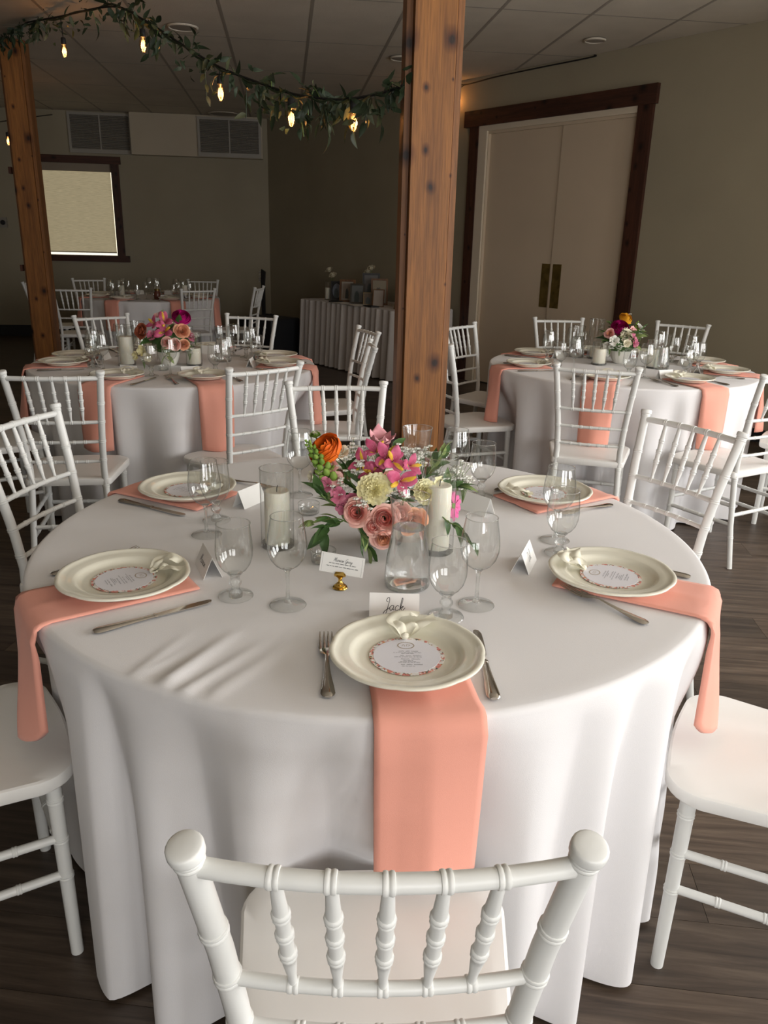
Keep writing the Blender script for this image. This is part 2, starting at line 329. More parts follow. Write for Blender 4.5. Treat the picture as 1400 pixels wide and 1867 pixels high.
def wallframe(p,u,n):      # local x along the wall, y out of the wall into the room, z up
    return Matrix(((u.x,n.x,0,p.x),(u.y,n.y,0,p.y),(0,0,1,0),(0,0,0,1)))
NF=-V                                                   # far wall normal (into room)
MF=wallframe(CORNER0,U,NF)                               # x runs to the right, negative to the left of the corner
MR=wallframe(W0,WU,WN)
def wallbox(m,a,b,Mx): m.box((a[0],a[1],a[2]),(b[0],b[1],b[2]),Mx)
T_=.12
w=MB(); wx0,wx1,wz0,wz1=-3.02,-2.07,1.13,2.325          # window_1 opening
L=(CORNER-CW).length
wallbox(w,(-L-.1,-T_,-.1),(wx0,0,HC+.1),MF); wallbox(w,(wx1,-T_,-.1),(.1,0,HC+.1),MF); wallbox(w,(wx0,-T_,-.1),(wx1,0,wz0),MF); wallbox(w,(wx0,-T_,wz1),(wx1,0,HC+.1),MF)
struct(w.build('wall_far',M['wall'],smooth=False))
w=MB(); dx0,dx1,dz1=.33,2.15,2.53; s0=(CORNER-W0).dot(WU); s1=(CE-W0).dot(WU)
wallbox(w,(s0-.1,-T_,-.1),(dx0,0,HC+.1),MR); wallbox(w,(dx1,-T_,-.1),(s1+.1,0,HC+.1),MR); wallbox(w,(dx0,-T_,dz1),(dx1,0,HC+.1),MR)
struct(w.build('wall_right',M['wall'],smooth=False))
w=MB(); w.box((WEST-T_,NEAR-.1,-.1),(WEST,CW.y+.1,HC+.1)); struct(w.build('wall_left',M['wall'],smooth=False))
ZB,ZT=.66,2.44
w=MB(); ys=[NEAR-.1]
for y,hw in sorted(WIN_E): ys+=[y-hw,y+hw]
ys.append(CE.y+.1)
for k in range(0,len(ys),2): w.box((EAST,ys[k],-.1),(EAST+T_,ys[k+1],HC+.1))
for k in range(1,len(ys)-1,2): w.box((EAST,ys[k],-.1),(EAST+T_,ys[k+1],ZB)); w.box((EAST,ys[k],ZT),(EAST+T_,ys[k+1],HC+.1))
struct(w.build('wall_east',M['wall'],smooth=False))
w=MB(); xs=[WEST-.1]
for x,hw in sorted(WIN_N): xs+=[x-hw,x+hw]
xs.append(EAST+.1)
for k in range(0,len(xs),2): w.box((xs[k],NEAR-T_,-.1),(xs[k+1],NEAR,HC+.1))
for k in range(1,len(xs)-1,2): w.box((xs[k],NEAR-T_,-.1),(xs[k+1],NEAR,ZB)); w.box((xs[k],NEAR-T_,ZT),(xs[k+1],NEAR,HC+.1))
struct(w.build('wall_near',M['wall'],smooth=False))
wn=2
for y,hw in WIN_E:
    m=MB(); t=.05
    for a,b in ((-hw,-hw+t),(hw-t,hw),(-t/2,t/2)): m.box((EAST-.02,y+a,ZB),(EAST+.1,y+b,ZT))
    m.box((EAST-.02,y-hw,ZB),(EAST+.1,y+hw,ZB+t)); m.box((EAST-.02,y-hw,ZT-t),(EAST+.1,y+hw,ZT))
    struct(m.build('window_%d'%wn,M['jamb'],smooth=False)); wn+=1
for x,hw in WIN_N:
    m=MB(); t=.05
    for a,b in ((-hw,-hw+t),(hw-t,hw),(-t/2,t/2)): m.box((x+a,NEAR-.1,ZB),(x+b,NEAR+.02,ZT))
    m.box((x-hw,NEAR-.1,ZB),(x+hw,NEAR+.02,ZB+t)); m.box((x-hw,NEAR-.1,ZT-t),(x+hw,NEAR+.02,ZT))
    struct(m.build('window_%d'%wn,M['jamb'],smooth=False)); wn+=1
# baseboards
m=MB(); wallbox(m,(-L,0,0),(0,.015,.15),MF); struct(m.build('baseboard_far',M['base'],smooth=False))
m=MB(); wallbox(m,(s0,0,0),(.15,.015,.10),MR); wallbox(m,(2.31,0,0),(s1,.015,.10),MR); struct(m.build('baseboard_right',M['base'],smooth=False))

# window_1 with roller shade
win=struct(empty('window_1')); win.matrix_world=MF
b=MB(); b.box((wx0-.12,0,wz1-.0),(wx1+.13,.035,wz1+.095)); b.build('window_header',M['trimx'],win,False)
for a,c in ((wx0-.1,wx0+.005),(wx1-.005,wx1+.10)): b=MB(); b.box((a,0,wz0),(c,.028,wz1)); b.build('window_casing',M['trim'],win,False)
b=MB(); b.box((wx0-.14,0,wz0-.085),(wx1+.16,.05,wz0)); b.build('window_sill',M['trimx'],win,False)
b=MB(); b.box((wx0,-.11,wz0),(wx1,-.10,wz1)); b.build('window_pane',emit('daylit_pane',(.95,.92,.80),1.0),win,False)
b=MB(); b.box((wx0+.01,-.075,wz1-.10),(wx1-.005,-.015,wz1)); b.build('shade_cassette',plain('shade_cassette_fabric',(.30,.25,.19),.8),win,False)
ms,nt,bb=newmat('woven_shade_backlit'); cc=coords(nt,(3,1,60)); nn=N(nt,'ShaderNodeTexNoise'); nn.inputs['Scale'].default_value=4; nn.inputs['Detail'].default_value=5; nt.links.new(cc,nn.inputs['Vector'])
rr=ramp(nt,[(.3,(.33,.275,.165)),(.7,(.46,.39,.245))]); nt.links.new(nn.outputs[0],rr.inputs[0]); nt.links.new(rr.outputs[0],bb.inputs['Base Color']); nt.links.new(rr.outputs[0],bb.inputs['Emission Color']); bb.inputs['Emission Strength'].default_value=.62  # emission stands in for daylight coming through the shade
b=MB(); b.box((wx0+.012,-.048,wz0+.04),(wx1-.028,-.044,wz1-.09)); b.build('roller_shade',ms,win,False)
b=MB(); b.box((wx0+.012,-.054,wz0+.032),(wx1-.028,-.038,wz0+.046)); b.build('shade_hem_bar',plain('hem_bar',(.24,.2,.14),.6),win,False)

# bulkhead with two louvred vents
bd=.14
bk=struct(MB().box((-1.76,0,2.45),(.0,bd,HC),).build('trim_1',M['bulk'],smooth=False)); bk.matrix_world=MF
def vent(x0,x1,z0,z1,y,label):
    r=tag(empty('wall_vent'),label,'vent','louvred vents high on the far wall'); r.matrix_world=MF
    b=MB(); t=.032
    b.box((x0,y,z0),(x0+t,y+.03,z1)); b.box((x1-t,y,z0),(x1,y+.03,z1)); b.box((x0+t,y,z0),(x1-t,y+.03,z0+.05)); b.box((x0+t,y,z1-t),(x1-t,y+.03,z1)); b.build('vent_frame',M['ventf'],r,False)
    xm=(x0+x1)/2; b=MB(); b.box((xm-.009,y,z0+.05),(xm+.009,y+.028,z1-t)); b.build('vent_divider',M['ventf'],r,False)
    b=MB(); b.box((x0+t,y,z0+.05),(x1-t,y+.004,z1-t)); b.build('vent_backing',M['black'],r,False)
    b=MB(); n=22
    for k in range(n):
        z=z0+.06+(z1-t-z0-.07)*k/(n-1); b.add([(x0+t,y+.006,z+.009),(x1-t,y+.006,z+.009),(x1-t,y+.022,z-.004),(x0+t,y+.022,z-.004),(x0+t,y+.006,z+.006),(x1-t,y+.006,z+.006),(x1-t,y+.022,z-.007),(x0+t,y+.022,z-.007)],[(0,1,2,3),(7,6,5,4),(3,2,6,7),(0,4,5,1)])
    o=b.build('vent_slats',M['slat'],r,False); o['kind']='stuff'
vent(-2.59,-1.76,2.455,2.955,.0,'louvred wall vent above the shaded window')
vent(-.87,-.02,2.455,2.945,bd,'louvred wall vent nearest the room corner')

# double doors on the right wall
b=MB(); b.box((.085,0,2.525),(2.32,.04,2.672)); o=struct(b.build('trim_2',M['trimx'],smooth=False)); o.matrix_world=MR
for nm,a,c in (('trim_3',.165,.29),('trim_4',2.15,2.295)): b=MB(); b.box((a,0,0),(c,.032,2.525)); o=struct(b.build(nm,M['trim'],smooth=False)); o.matrix_world=MR
b=MB(); b.box((.29,-.05,0),(.40,.022,2.53)); b.box((.40,-.05,2.475),(2.15,.022,2.53)); o=struct(b.build('trim_5',M['jamb'],smooth=False)); o.matrix_world=MR
b=MB(); b.box((.39,-.04,.0),(.41,.0,2.475)); b.box((.41,-.04,2.45),(2.15,.0,2.475)); o=struct(b.build('trim_6',M['door'],smooth=False)); o.matrix_world=MR
for k,(nm,a,c,pa,pb) in enumerate((('door_1',.41,1.328,1.215,1.315),('door_2',1.334,2.15,1.362,1.465))):
    d=struct(empty(nm)); d.matrix_world=MR; b=MB(); b.box((a,-.06-.01*(1-k),.008),(c,-.02-.012*(1-k),2.452)); b.build('door_leaf',M['door'],d,False)
    b=MB(); y=-.02-.012*(1-k); b.box((pa,y,.85),(pb,y+.003,1.255))
    for sx in (pa+.012,pb-.012):
        for sz in (.862,1.243): b.lathe([(.005,0),(.004,.003)],8,Matrix.Translation((sx,y+.003,sz))@Matrix.Rotation(R(-90),4,'X'))
    b.build('push_plate',M['brassold'],d,False)

b=MB(); b.box((.30,-.13,-.1),(2.2,-.10,2.6)); b.box((.30,-.13,-.1),(2.2,.004,-.001)); o=struct(b.build('door_light_stop',M['base'],smooth=False)); o.matrix_world=MR  # added unseen panel and sill behind the doors, blocking light leaks
# wooden posts
def post(fx,fy,w,dep,label,knobs=()):
    r=tag(empty('wooden_post',(fx,fy,0),BA),label,'post')
    b=MB(); b.box((0,0,0),(w,dep,HC-.004)); b.build('post_core',M['post'],r,False)
    b=MB(); b.box((w+.004,.012,0),(w+.03,dep-.02,HC-.004)); b.build('side_board',M['postdark'],r,False)
    b=MB(); b.box((-.028,.05,0),(-.002,dep-.01,HC-.004)); b.build('side_board',M['postdark'],r,False)
    b=MB(); b.box((-.0015,.018,0),(.0,.05,HC-.004)); 
    return r
post(.075,3.6,.172,.18,'knotty stained wooden post in the middle of the room behind the front table')
pl=post(-3.36,7.55,.165,.18,'knotty dark wooden post at the left by the shaded window')
for z in (1.10,1.93):
    b=MB(); b.box((-.05,.0,z-.02),(-.0285,.06,z+.035)); b.build('wooden_peg',M['trim'],pl,False)

# ceiling speakers and lights
for i,(q,rr_) in enumerate(((((1.571,7.09,2.968)),.085),(((0.0574,7.916,2.968)),.11),(((-1.666,7.009,2.968)),.12),(((-2.261,11.56,2.968)),.21))):
    lb=['small round ceiling fitting above the double doors','round ceiling speaker beside the top of the middle post','round ceiling speaker above the leafy garland','round ceiling speaker just in front of the corner vent'][i]
    s=tag(empty('ceiling_speaker',(q[0],q[1],HC-.003)),lb,'ceiling speaker','round fittings in the ceiling')
    MB().lathe([(rr_,0),(rr_,-.006),(rr_*.93,-.012),(rr_*.86,-.010),(rr_*.84,-.006)],36,None,False,False).build('speaker_rim',M['tile'],s)
    MB().lathe([(0,-.008),(rr_*.5,-.0075),(rr_*.85,-.005)],36).build('speaker_grille',M['bar'],s)

# box on the far wall
b=MB(); b.box((-3.72,0,1.47),(-3.52,.06,1.60)); e=tag(empty('emergency_light'),'small grey emergency light box on the far wall left of the post','wall light'); e.matrix_world=MF
b.build('light_housing',M['steelbar'],e,False)
for xx in (-3.67,-3.56): MB().lathe([(.03,0),(.032,.02),(.022,.03)],14,Matrix.Translation((xx,.06,1.535))@Matrix.Rotation(R(-90),4,'X')).build('lamp_head',M['black'],e)

# ------------------------------------------------------------------ string lights and garland
def stringlights(name,path,bulbs,label):
    r=tag(empty(name),label,'string lights')
    b=MB(); b.tube(catmull(path,8),.006,6); b.build('light_cable',M['cable'],r)
    for (top,q) in bulbs:
        k=empty('bulb',q); k.parent=r
        h=(Vector(top)-Vector(q)).length
        MB().tube([(0,0,.06),(top[0]-q[0],top[1]-q[1],top[2]-q[2])],.0035,5).build('drop_wire',M['cable'],k)
        MB().lathe([(.013,.075),(.017,.07),(.018,.035),(.016,.03)],12).build('bulb_socket',M['black'],k)
        MB().lathe([(.0,-.052),(.012,-.049),(.021,-.035),(.025,-.014),(.022,.008),(.015,.028),(.013,.034)],16,None,False,False).build('bulb_glass',M['bulb'],k)
        b=MB()
        for a in range(4):
            ca,sa=.006*math.cos(a*1.57),.006*math.sin(a*1.57); b.tube([(ca,sa,-.032),(ca*1.2,sa*1.2,.012)],.0024,5)
        b.tube([(0,0,.01),(0,0,.03)],.002,5); b.build('bulb_filament',M['filament'],k)
        l=bpy.data.lights.new('bulb_glow','POINT'); l.energy=1.3; l.color=(1,.52,.2); l.shadow_soft_size=.02
        lo=bpy.data.objects.new('bulb_glow',l); COL.objects.link(lo); lo.parent=k; lo.location=(0,0,-.01)
stringlights('string_lights',[(-3.254,7.447,3.015),(-2.965,7.114,2.982),(-2.421,6.487,2.896),(-1.823,5.799,2.803),(-1.534,5.467,2.659),(-1.231,5.118,2.465),(-0.9525,4.797,2.295),(-0.7015,4.508,2.178),(-0.5073,4.285,2.097),(-0.3301,4.081,2.046),(-0.1947,3.925,2.025),(-0.0459,3.753,2.027),(0.0411,3.653,2.04)],
 [((-2.421,6.487,2.896),(-2.412,6.478,2.686)),((-1.534,5.467,2.659),(-1.553,5.489,2.541)),((-0.9525,4.797,2.295),(-0.9513,4.796,2.181)),((-0.5073,4.285,2.097),(-0.5058,4.283,2)),((-0.1817,3.91,2.023),(-0.1807,3.909,1.941))],'black string lights with five glowing bulbs running along the leafy garland')
wo=WN*.02
def offw(q,k=.02): q=Vector(q)+WN*k; return tuple(q)
stringlights('string_lights',[offw((0.5932,9.016,2.971)),offw((0.7164,8.86,2.923)),offw((0.9765,8.531,2.94)),offw((1.3,8.121,2.947)),offw((1.684,7.635,2.95)),offw((1.704,7.609,2.962))],[(offw((0.7261,8.848,2.926)),offw((0.6528,8.941,2.796),.09))],'thin black light string along the wall top above the double doors')
stringlights('string_lights',[(-4.44,9,2.458),(-4.183,9.2,2.521),(-4.117,9.6,2.607),(-4.092,10.4,2.755)],[((-4.076,9.2,2.539),(-4.119,9.2,2.347))],'short black light string with one bulb left of the left post')

def leafmesh(name,mat,L,W,bend=.25,seg=5):
    b=MB()
    def fn(u,v):
        wv=W*math.sin(math.pi*(v**.8))**.9*(1-.15*v) if 0<v<1 else 0
        x=(u-.5)*wv; return (x, v*L, -bend*L*v*v+abs(x)*.35)
    b.grid(fn,2,seg); return b.mesh(name,mat,True,180)
GL=[leafmesh('garland_leaf',M['leafdark'],.072,.030),leafmesh('garland_leaf',M['leafdark'],.085,.032,.4),leafmesh('garland_leaf',M['leafolive'],.07,.028,.2)]
gr=tag(empty('leafy_garland'),'dark leafy garland hanging from the left post to the middle post','garland')
gpath=catmull([(-3.417,7.634,3.012),(-2.967,7.117,2.971),(-2.422,6.489,2.889),(-1.822,5.798,2.809),(-1.535,5.468,2.654),(-1.232,5.119,2.457),(-0.9529,4.798,2.288),(-0.7017,4.508,2.173),(-0.5073,4.285,2.092),(-0.3301,4.081,2.039),(-0.1946,3.925,2.016),(-0.0458,3.753,2.023),(0.0412,3.653,2.036)],10)
MB().tube([p+Vector((0,0,.008*math.sin(i*.9))) for i,p in enumerate(gpath)],.0065,5).build('vine',M['leafdark'],gr)
nl=0
def putleaf(parent,me,p,d,roll,name='leaf',sc=1.0):
    d=Vector(d).normalized(); q=d.to_track_quat('Y','Z')@Quaternion((0,1,0),roll)
    o=link(name,me,parent); o.matrix_local=Matrix.Translation(p)@q.to_matrix().to_4x4()@Matrix.Scale(sc,4); return o
def sprig(p,d,n,L):
    global nl
    d=Vector(d).normalized(); pts=[Vector(p)+d*L*t+Vector((0,0,-.35*L*t*t)) for t in (0,.25,.5,.75,1)]
    MB().tube(pts,.0025,4).build('twig',M['stem'] if rnd.random()<.2 else M['leafdark'],gr)
    for k in range(n):
        t=(k+.6)/n; q=Vector(p)+d*L*t+Vector((0,0,-.35*L*t*t)); side=Vector((rnd.uniform(-1,1),rnd.uniform(-1,1),rnd.uniform(-.9,.25)))
        putleaf(gr,rnd.choice(GL),q,d*.7+side,rnd.uniform(-2,2),sc=rnd.uniform(.8,1.25)); nl+=1
dens=[(0,9),(.03,7),(.06,6),(.09,5),(.12,5),(.2,3),(.28,5),(.33,4),(.38,2)]
_ord=list(range(len(gpath)-1)); rnd.shuffle(_ord)
for i in _ord:
    p=gpath[i]; t=i/len(gpath); near=2.6 if t<.13 else 1.5 if t<.33 else 1.3 if t<.5 else 1.7
    for _ in range(int(near+rnd.random())):
        if nl>292: break
        dn=(gpath[i+1]-p).normalized(); a=rnd.random()
        d=dn*rnd.uniform(-.6,.9)+Vector((rnd.uniform(-.4,.4),rnd.uniform(-.4,.4),-rnd.uniform(.3,1.2) if a<.72 else rnd.uniform(.2,.7)))
        if rnd.random()<.32: sprig(p,d,4,rnd.uniform(.07,.15))
        else: putleaf(gr,rnd.choice(GL),p,d,rnd.uniform(-2,2),sc=rnd.uniform(.8,1.3)); nl+=1

gm=MB(); _q=random.Random(77)
for _ in range(260):
    i=_q.randrange(len(gpath)-1); i=i if _q.random()<.75 else int(i*.18)
    p=gpath[i]+Vector((_q.gauss(0,.03),_q.gauss(0,.03),_q.gauss(-.035,.045))); d=Vector((_q.uniform(-1,1),_q.uniform(-1,1),_q.uniform(-1.2,.5))).normalized(); t=d.orthogonal().normalized(); t=(Quaternion(d,_q.uniform(0,6.28))@t); L=_q.uniform(.045,.075); n=d.cross(t)*.008
    gm.add([p,p+d*L*.35+t*.011+n,p+d*L*.7+t*.008,p+d*L-n,p+d*L*.7-t*.008,p+d*L*.35-t*.011+n],[(0,1,5),(1,2,4,5),(2,3,4)])
go=gm.build('small_leaves',M['leafdark'],gr,True,180); go['kind']='stuff'

# ------------------------------------------------------------------ chiavari chairs
BEAD=((-.0058,1),(-.0053,1.085),(-.0032,1.13),(-.0010,1.09),(0,1.02),(.0010,1.09),(.0032,1.13),(.0053,1.085),(.0058,1))
def rings(L,r,cs,w=1.0,h=1.0):
    out=[(0,r)]
    for c in cs:
        c*=L
        for a,q in BEAD: out.append((c+a*w,r*(1+(q-1)*h)))
    out.append((L,r)); return out
def turned(path,prof,n=14,cap=None,taper=None):
    P=[Vector(p) for p in path]; acc=[0]
    for i in range(1,len(P)): acc.append(acc[-1]+(P[i]-P[i-1]).length)
    def at(s):
        s=min(max(s,0),acc[-1])
        for i in range(1,len(P)):
            if s<=acc[i]+1e-9: return P[i-1].lerp(P[i],(s-acc[i-1])/(acc[i]-acc[i-1]))
        return P[-1]
    ss=sorted(set([q[0] for q in prof]+[a for a in acc]))
    def rad(s):
        for i in range(1,len(prof)):
            if s<=prof[i][0]: 
                a,b=prof[i-1],prof[i]; t=0 if b[0]==a[0] else (s-a[0])/(b[0]-a[0]); return a[1]+(b[1]-a[1])*t
        return prof[-1][1]
    pts=[];rr=[]
    for s in ss:
        if pts and (at(s)-pts[-1]).length<2e-4: continue
        pts.append(at(s)); rr.append(rad(s)*(taper(s/acc[-1]) if taper else 1))
    return MB().tube(pts,rr,n),acc[-1]
def make_chair():
    root=empty('chiavari_chair')
    # seat
    def outline(ins):
        w1,w0,yf,yb=.203-ins,.172-ins,.194-ins,-.188+ins; pts=[]
        def corner(cx,cy,r,a0,a1,n=7):
            for k in range(n+1):
                a=R(a0+(a1-a0)*k/n); pts.append((cx+r*math.cos(a),cy+r*math.sin(a)))
        corner(w1-.075,yf-.075,.075,0,90); 
        for k in range(1,6): t=k/6; pts.append(((w1-.075)*(1-2*t),yf+.008*math.sin(math.pi*t)))
        corner(-w1+.075,yf-.075,.075,90,180); corner(-w0+.02,yb+.02,.02,180,270,4); corner(w0-.02,yb+.02,.02,270,360,4)
        return pts
    levels=[(.010,.425),(.002,.427),(0,.431),(0,.450),(.0015,.4545),(.006,.4575),(.03,.4575)]
    b=MB(); n=len(outline(0)); v=[];f=[]
    for ins,z in levels: v+=[(x,y,z) for x,y in outline(ins)]
    for i in range(len(levels)-1): f+=[(i*n+k,i*n+(k+1)%n,(i+1)*n+(k+1)%n,(i+1)*n+k) for k in range(n)]
    f.append(tuple(range(n-1,-1,-1))); f.append(tuple(range((len(levels)-1)*n,len(levels)*n))); b.add(v,f); b.build('seat',M['seat'],root,True,30)
    def backpt(s,z):   # centre line of the back post at height z
        z_=[0,.2,.425,.5,.62,.75,.9]; x_=[.168,.158,.148,.147,.153,.165,.181]; y_=[-.245,-.205,-.175,-.174,-.189,-.214,-.252]
        for i in range(1,7):
            if z<=z_[i] or i==6:
                t=(z-z_[i-1])/(z_[i]-z_[i-1]); return Vector((s*(x_[i-1]+(x_[i]-x_[i-1])*t),y_[i-1]+(y_[i]-y_[i-1])*t,z))
    zs=[.0]+[.05*k for k in range(1,18)]+[.893]
    for s in (-1,1):
        path=[backpt(s,z) for z in zs]; L=sum((path[i]-path[i-1]).length for i in range(1,len(path)))
        b,_=turned(path,rings(L,.0138,[.165,.32,.47,.60,.69,.785,.875]),16,taper=lambda t:.86+.14*sst(t/.5))
        top=backpt(s,.893); d=(backpt(s,.9)-backpt(s,.8)).normalized(); q=d.to_track_quat('Z','Y').to_matrix().to_4x4()
        b.lathe([(.0138,0),(.0148,.0006),(.0154,.0025),(.0148,.0044),(.0142,.005),(.0148,.0056),(.0154,.0075),(.0148,.0094),(.0140,.0102),(.0140,.0108),(.0162,.0114),(.0174,.0128),(.0178,.0150),(.0179,.0205),(.0177,.0228),(.0168,.0246),(.0150,.0255),(.009,.0264),(0,.0267)],20,Matrix.Translation(top)@q,False,False)
        b.build('back_post',M['chair'],root,True,50)
    def rail(z,r,n,rg,sag=.02,zs_=0):
        A,B=backpt(-1,z),backpt(1,z); pts=[A.lerp(B,k/10)+Vector((0,-sag*(1-(2*k/10-1)**2),-zs_*(1-(2*k/10-1)**2))) for k in range(11)]
        L=sum((pts[i]-pts[i-1]).length for i in range(1,11)); b,_=turned(pts,rings(L,r,rg,1.0,1.5),12); return b,pts
    five=[.215,.3575,.5,.6425,.785]
    b,tp=rail(.888,.0098,0,five,.022); b.build('top_rail',M['chair'],root,True,50)
    b,mp=rail(.702,.0078,0,five,.016); b.build('back_rail',M['chair'],root,True,50)
    b,_=rail(.616,.0072,0,five,.013); b.build('back_rail',M['chair'],root,True,50)
    b,_=rail(.530,.0072,0,five,.011); b.build('back_rail',M['chair'],root,True,50)
    def onr(pts,t): i=min(int(t*10),9); return pts[i].lerp(pts[i+1],t*10-i)
    sm=None
    for t in five:
        A,B=onr(tp,t),onr(mp,t); L=(B-A).length
        prof=[(0,.0058),(.010,.0060),(L*.25,.0076)]
        for c in (.32,.50,.68):
            c*=L; rb=.0076
            prof+=[(c-.0072,rb),(c-.0062,rb*1.22),(c-.0030,rb*1.30),(c-.0002,rb*1.16),(c+.0010,rb*1.05),(c+.0022,rb*1.16),(c+.0042,rb*1.22),(c+.0058,rb*1.1),(c+.0064,rb)]
        prof+=[(L*.76,.0074),(L-.022,.0050),(L,.0048)]
        b,_=turned([A,B],prof,12); b.build('spindle',M['chair'],root,True,50)
    for s in (-1,1):
        pth=[Vector((s*.172,.146,0)),Vector((s*.168,.142,.428))]; b,_=turned(pth,rings(.428,.0152,[.47,.68,.90]),16,taper=lambda t:.84+.16*t); b.build('leg',M['chair'],root,True,50)
    def stretch(A,B,r=.0092):
        L=(Vector(B)-Vector(A)).length; b,_=turned([A,B],rings(L,r,[.25,.5,.75],.9,1.3),10); b.build('stretcher',M['chair'],root,True,50)
    for s in (-1,1):
        for z in (.205,.295): stretch((s*.1705,.144,z),tuple(backpt(s,z)))
    for z in (.25,): stretch((-.170,.144,z),(.170,.144,z)); stretch(tuple(backpt(-1,z)),tuple(backpt(1,z)))
    return root
CH0=make_chair(); ch_used=[False]
def chair(mx,my,rz,label,group):
    """mx,my: middle of the top rail; rz: heading (0 faces +Y)"""
    o=CH0 if not ch_used[0] else dup(CH0); ch_used[0]=True
    a=R(rz); o.location=(mx-math.sin(a)*.247,my+math.cos(a)*.247,0); o.rotation_euler=(0,0,a); tag(o,label,'chair',group); return o
FT='front table'
g1,g2,g3,g4='chairs around the front table','chairs around the left round table','chairs around the right round table','chairs around the far round table'
chair(.012,.577,2,'white chiavari chair nearest the camera with its back to the viewer',g1)
chair(-.193,2.985,188.7,'white chiavari chair on the far side of the front table behind the flowers',g1)
chair(-1.083,2.266,256.2,'white chiavari chair at the left side of the front table',g1)
chair(.955,2.432,121.6,'white chiavari chair right of the front table, back to the right table',g1)
chair(1.028,1.234,63,'white chiavari chair at the lower right cut off by the frame edge',g1)
chair(-1.045,1.186,-57,'white chiavari chair at the lower left with a napkin hanging above its seat',g1)
chair(-1.313,3.07,9.4,'white chiavari chair at the front left of left table',g2)
chair(-.525,3.371,43,'white chiavari chair at the front right of left table',g2)
chair(-.092,4.211,95,'white chiavari chair edge-on left of the middle post, the nearer one',g2)
chair(-.132,4.917,111,'white chiavari chair left of the middle post, before the skirted table',g2)
chair(-.968,5.643,168.5,'white chiavari chair at the back right of left table before the black case',g2)
chair(-1.92,5.366,222,'white chiavari chair at the back left of left table behind the candle',g2)
chair(-2.10,3.60,-50,'white chiavari chair at the left end of left table, cut by the frame',g2)
chair(.954,3.601,-15.4,'white chiavari chair centred in front of right table',g3)
chair(1.787,3.52,30,'white chiavari chair at the front right of right table at the frame edge',g3)
chair(1.266,6.004,185.7,'white chiavari chair at the back of right table before the double doors',g3)
chair(2.13,5.847,144,'white chiavari chair at the back right of right table near the beige wall',g3)
chair(.48,5.358,-128,'white chiavari chair right of the middle post, the farther one',g3)
chair(.27,4.395,-68,'white chiavari chair touching the right edge of the middle post, the nearer one',g3)
chair(2.47,4.05,60,'white chiavari chair at the right end of right table, cut by the frame',g3)
chair(-3.134,7.999,10,'white chiavari chair right of the left post at the far round table',g4)
chair(-1.965,8.335,36,'white chiavari chair at the front right of far table',g4)
chair(-3.594,9.729,210,'white chiavari chair at the back left of far table under the window',g4)
chair(-2.312,10.085,184,'white chiavari chair at the back right of far table',g4)
chair(-3.948,8.86,-78,'white chiavari chair left of the left post, half hidden by it',g4)
chair(-1.44,8.95,84,'white chiavari chair seen edge-on at the right end of far table',g4)

# ------------------------------------------------------------------ round tables under cloths
TZ,TR=.762,.762
def foldfn(seed,n,special=()):
    """fold depth around the table: 1 on a fold's crest, 0 in the valley between two folds"""
    r=random.Random(seed); kn=list(special)
    if not kn:
        for k in range(n): 
            a=360*(k+r.uniform(-.22,.22))/n; kn+=[(a-180,r.uniform(.8,1)),(a-180+360/n*r.uniform(.4,.6),r.uniform(0,.35))]
    kn=sorted(kn); A=[(R(a),v) for a,v in kn]; A=[(A[-1][0]-2*math.pi,A[-1][1])]+A+[(A[0][0]+2*math.pi,A[0][1])]
    def F(t):
        t=(t+math.pi)%(2*math.pi)-math.pi
        if t<A[0][0]: t+=2*math.pi
        if t>A[-1][0]: t-=2*math.pi
        for (a,v),(b,w) in zip(A,A[1:]):
            if a<=t<=b: 
                q=(t-a)/(b-a) if b>a else 0; c=(1-math.cos(math.pi*q))/2; return v+(w-v)*(c if abs(v-w)<.01 else (c**.75 if v<w else 1-(1-c)**.75))
        return .5
    return F
DENT={}
def dents(F,c,seats):
    """limit of the cloth's radius where a chair's seat pushes it in"""
    n=360; lim=[9.0]*n
    for k in range(n):
        t=2*math.pi*k/n
        for ox,oy,a in seats:
            r=1.0
            while r>.60:
                x,y=c[0]+r*math.cos(t)-ox,c[1]+r*math.sin(t)-oy; lx,ly=x*math.cos(a)+y*math.sin(a),-x*math.sin(a)+y*math.cos(a)
                if abs(lx)<.225 and -.3<ly<.192: r-=.006
                else: break
            if r<1.0: lim[k]=min(lim[k],r)
    lim=[min(lim[(k+j)%n] for j in range(-1,2)) for k in range(n)]
    DENT[F]=lim
def skirt_r(F,t,z,flare=.016,amp=.10,dent=True):
    s=min(1,max(0,(TZ-z)/TZ)); base=TR+.006+flare*s; fold=amp*(s**.75)*(F(t)-1)*sst(s/.07)
    L=DENT.get(F)
    if L and dent:
        q=(t/(2*math.pi)*360)%360; i=int(q); w=sst((.72-z)/.24)*(1-.45*sst((.42-z)/.3)); rr=[min(base,L[(i+o)%360]-.008) for o in range(-4,5)]
        f=q-i; m0=sum(rr[:8])/8; m1=sum(rr[1:])/8; m=m0*(1-f)+m1*f
        return base*(1-w)+m*w+fold
    return base+fold

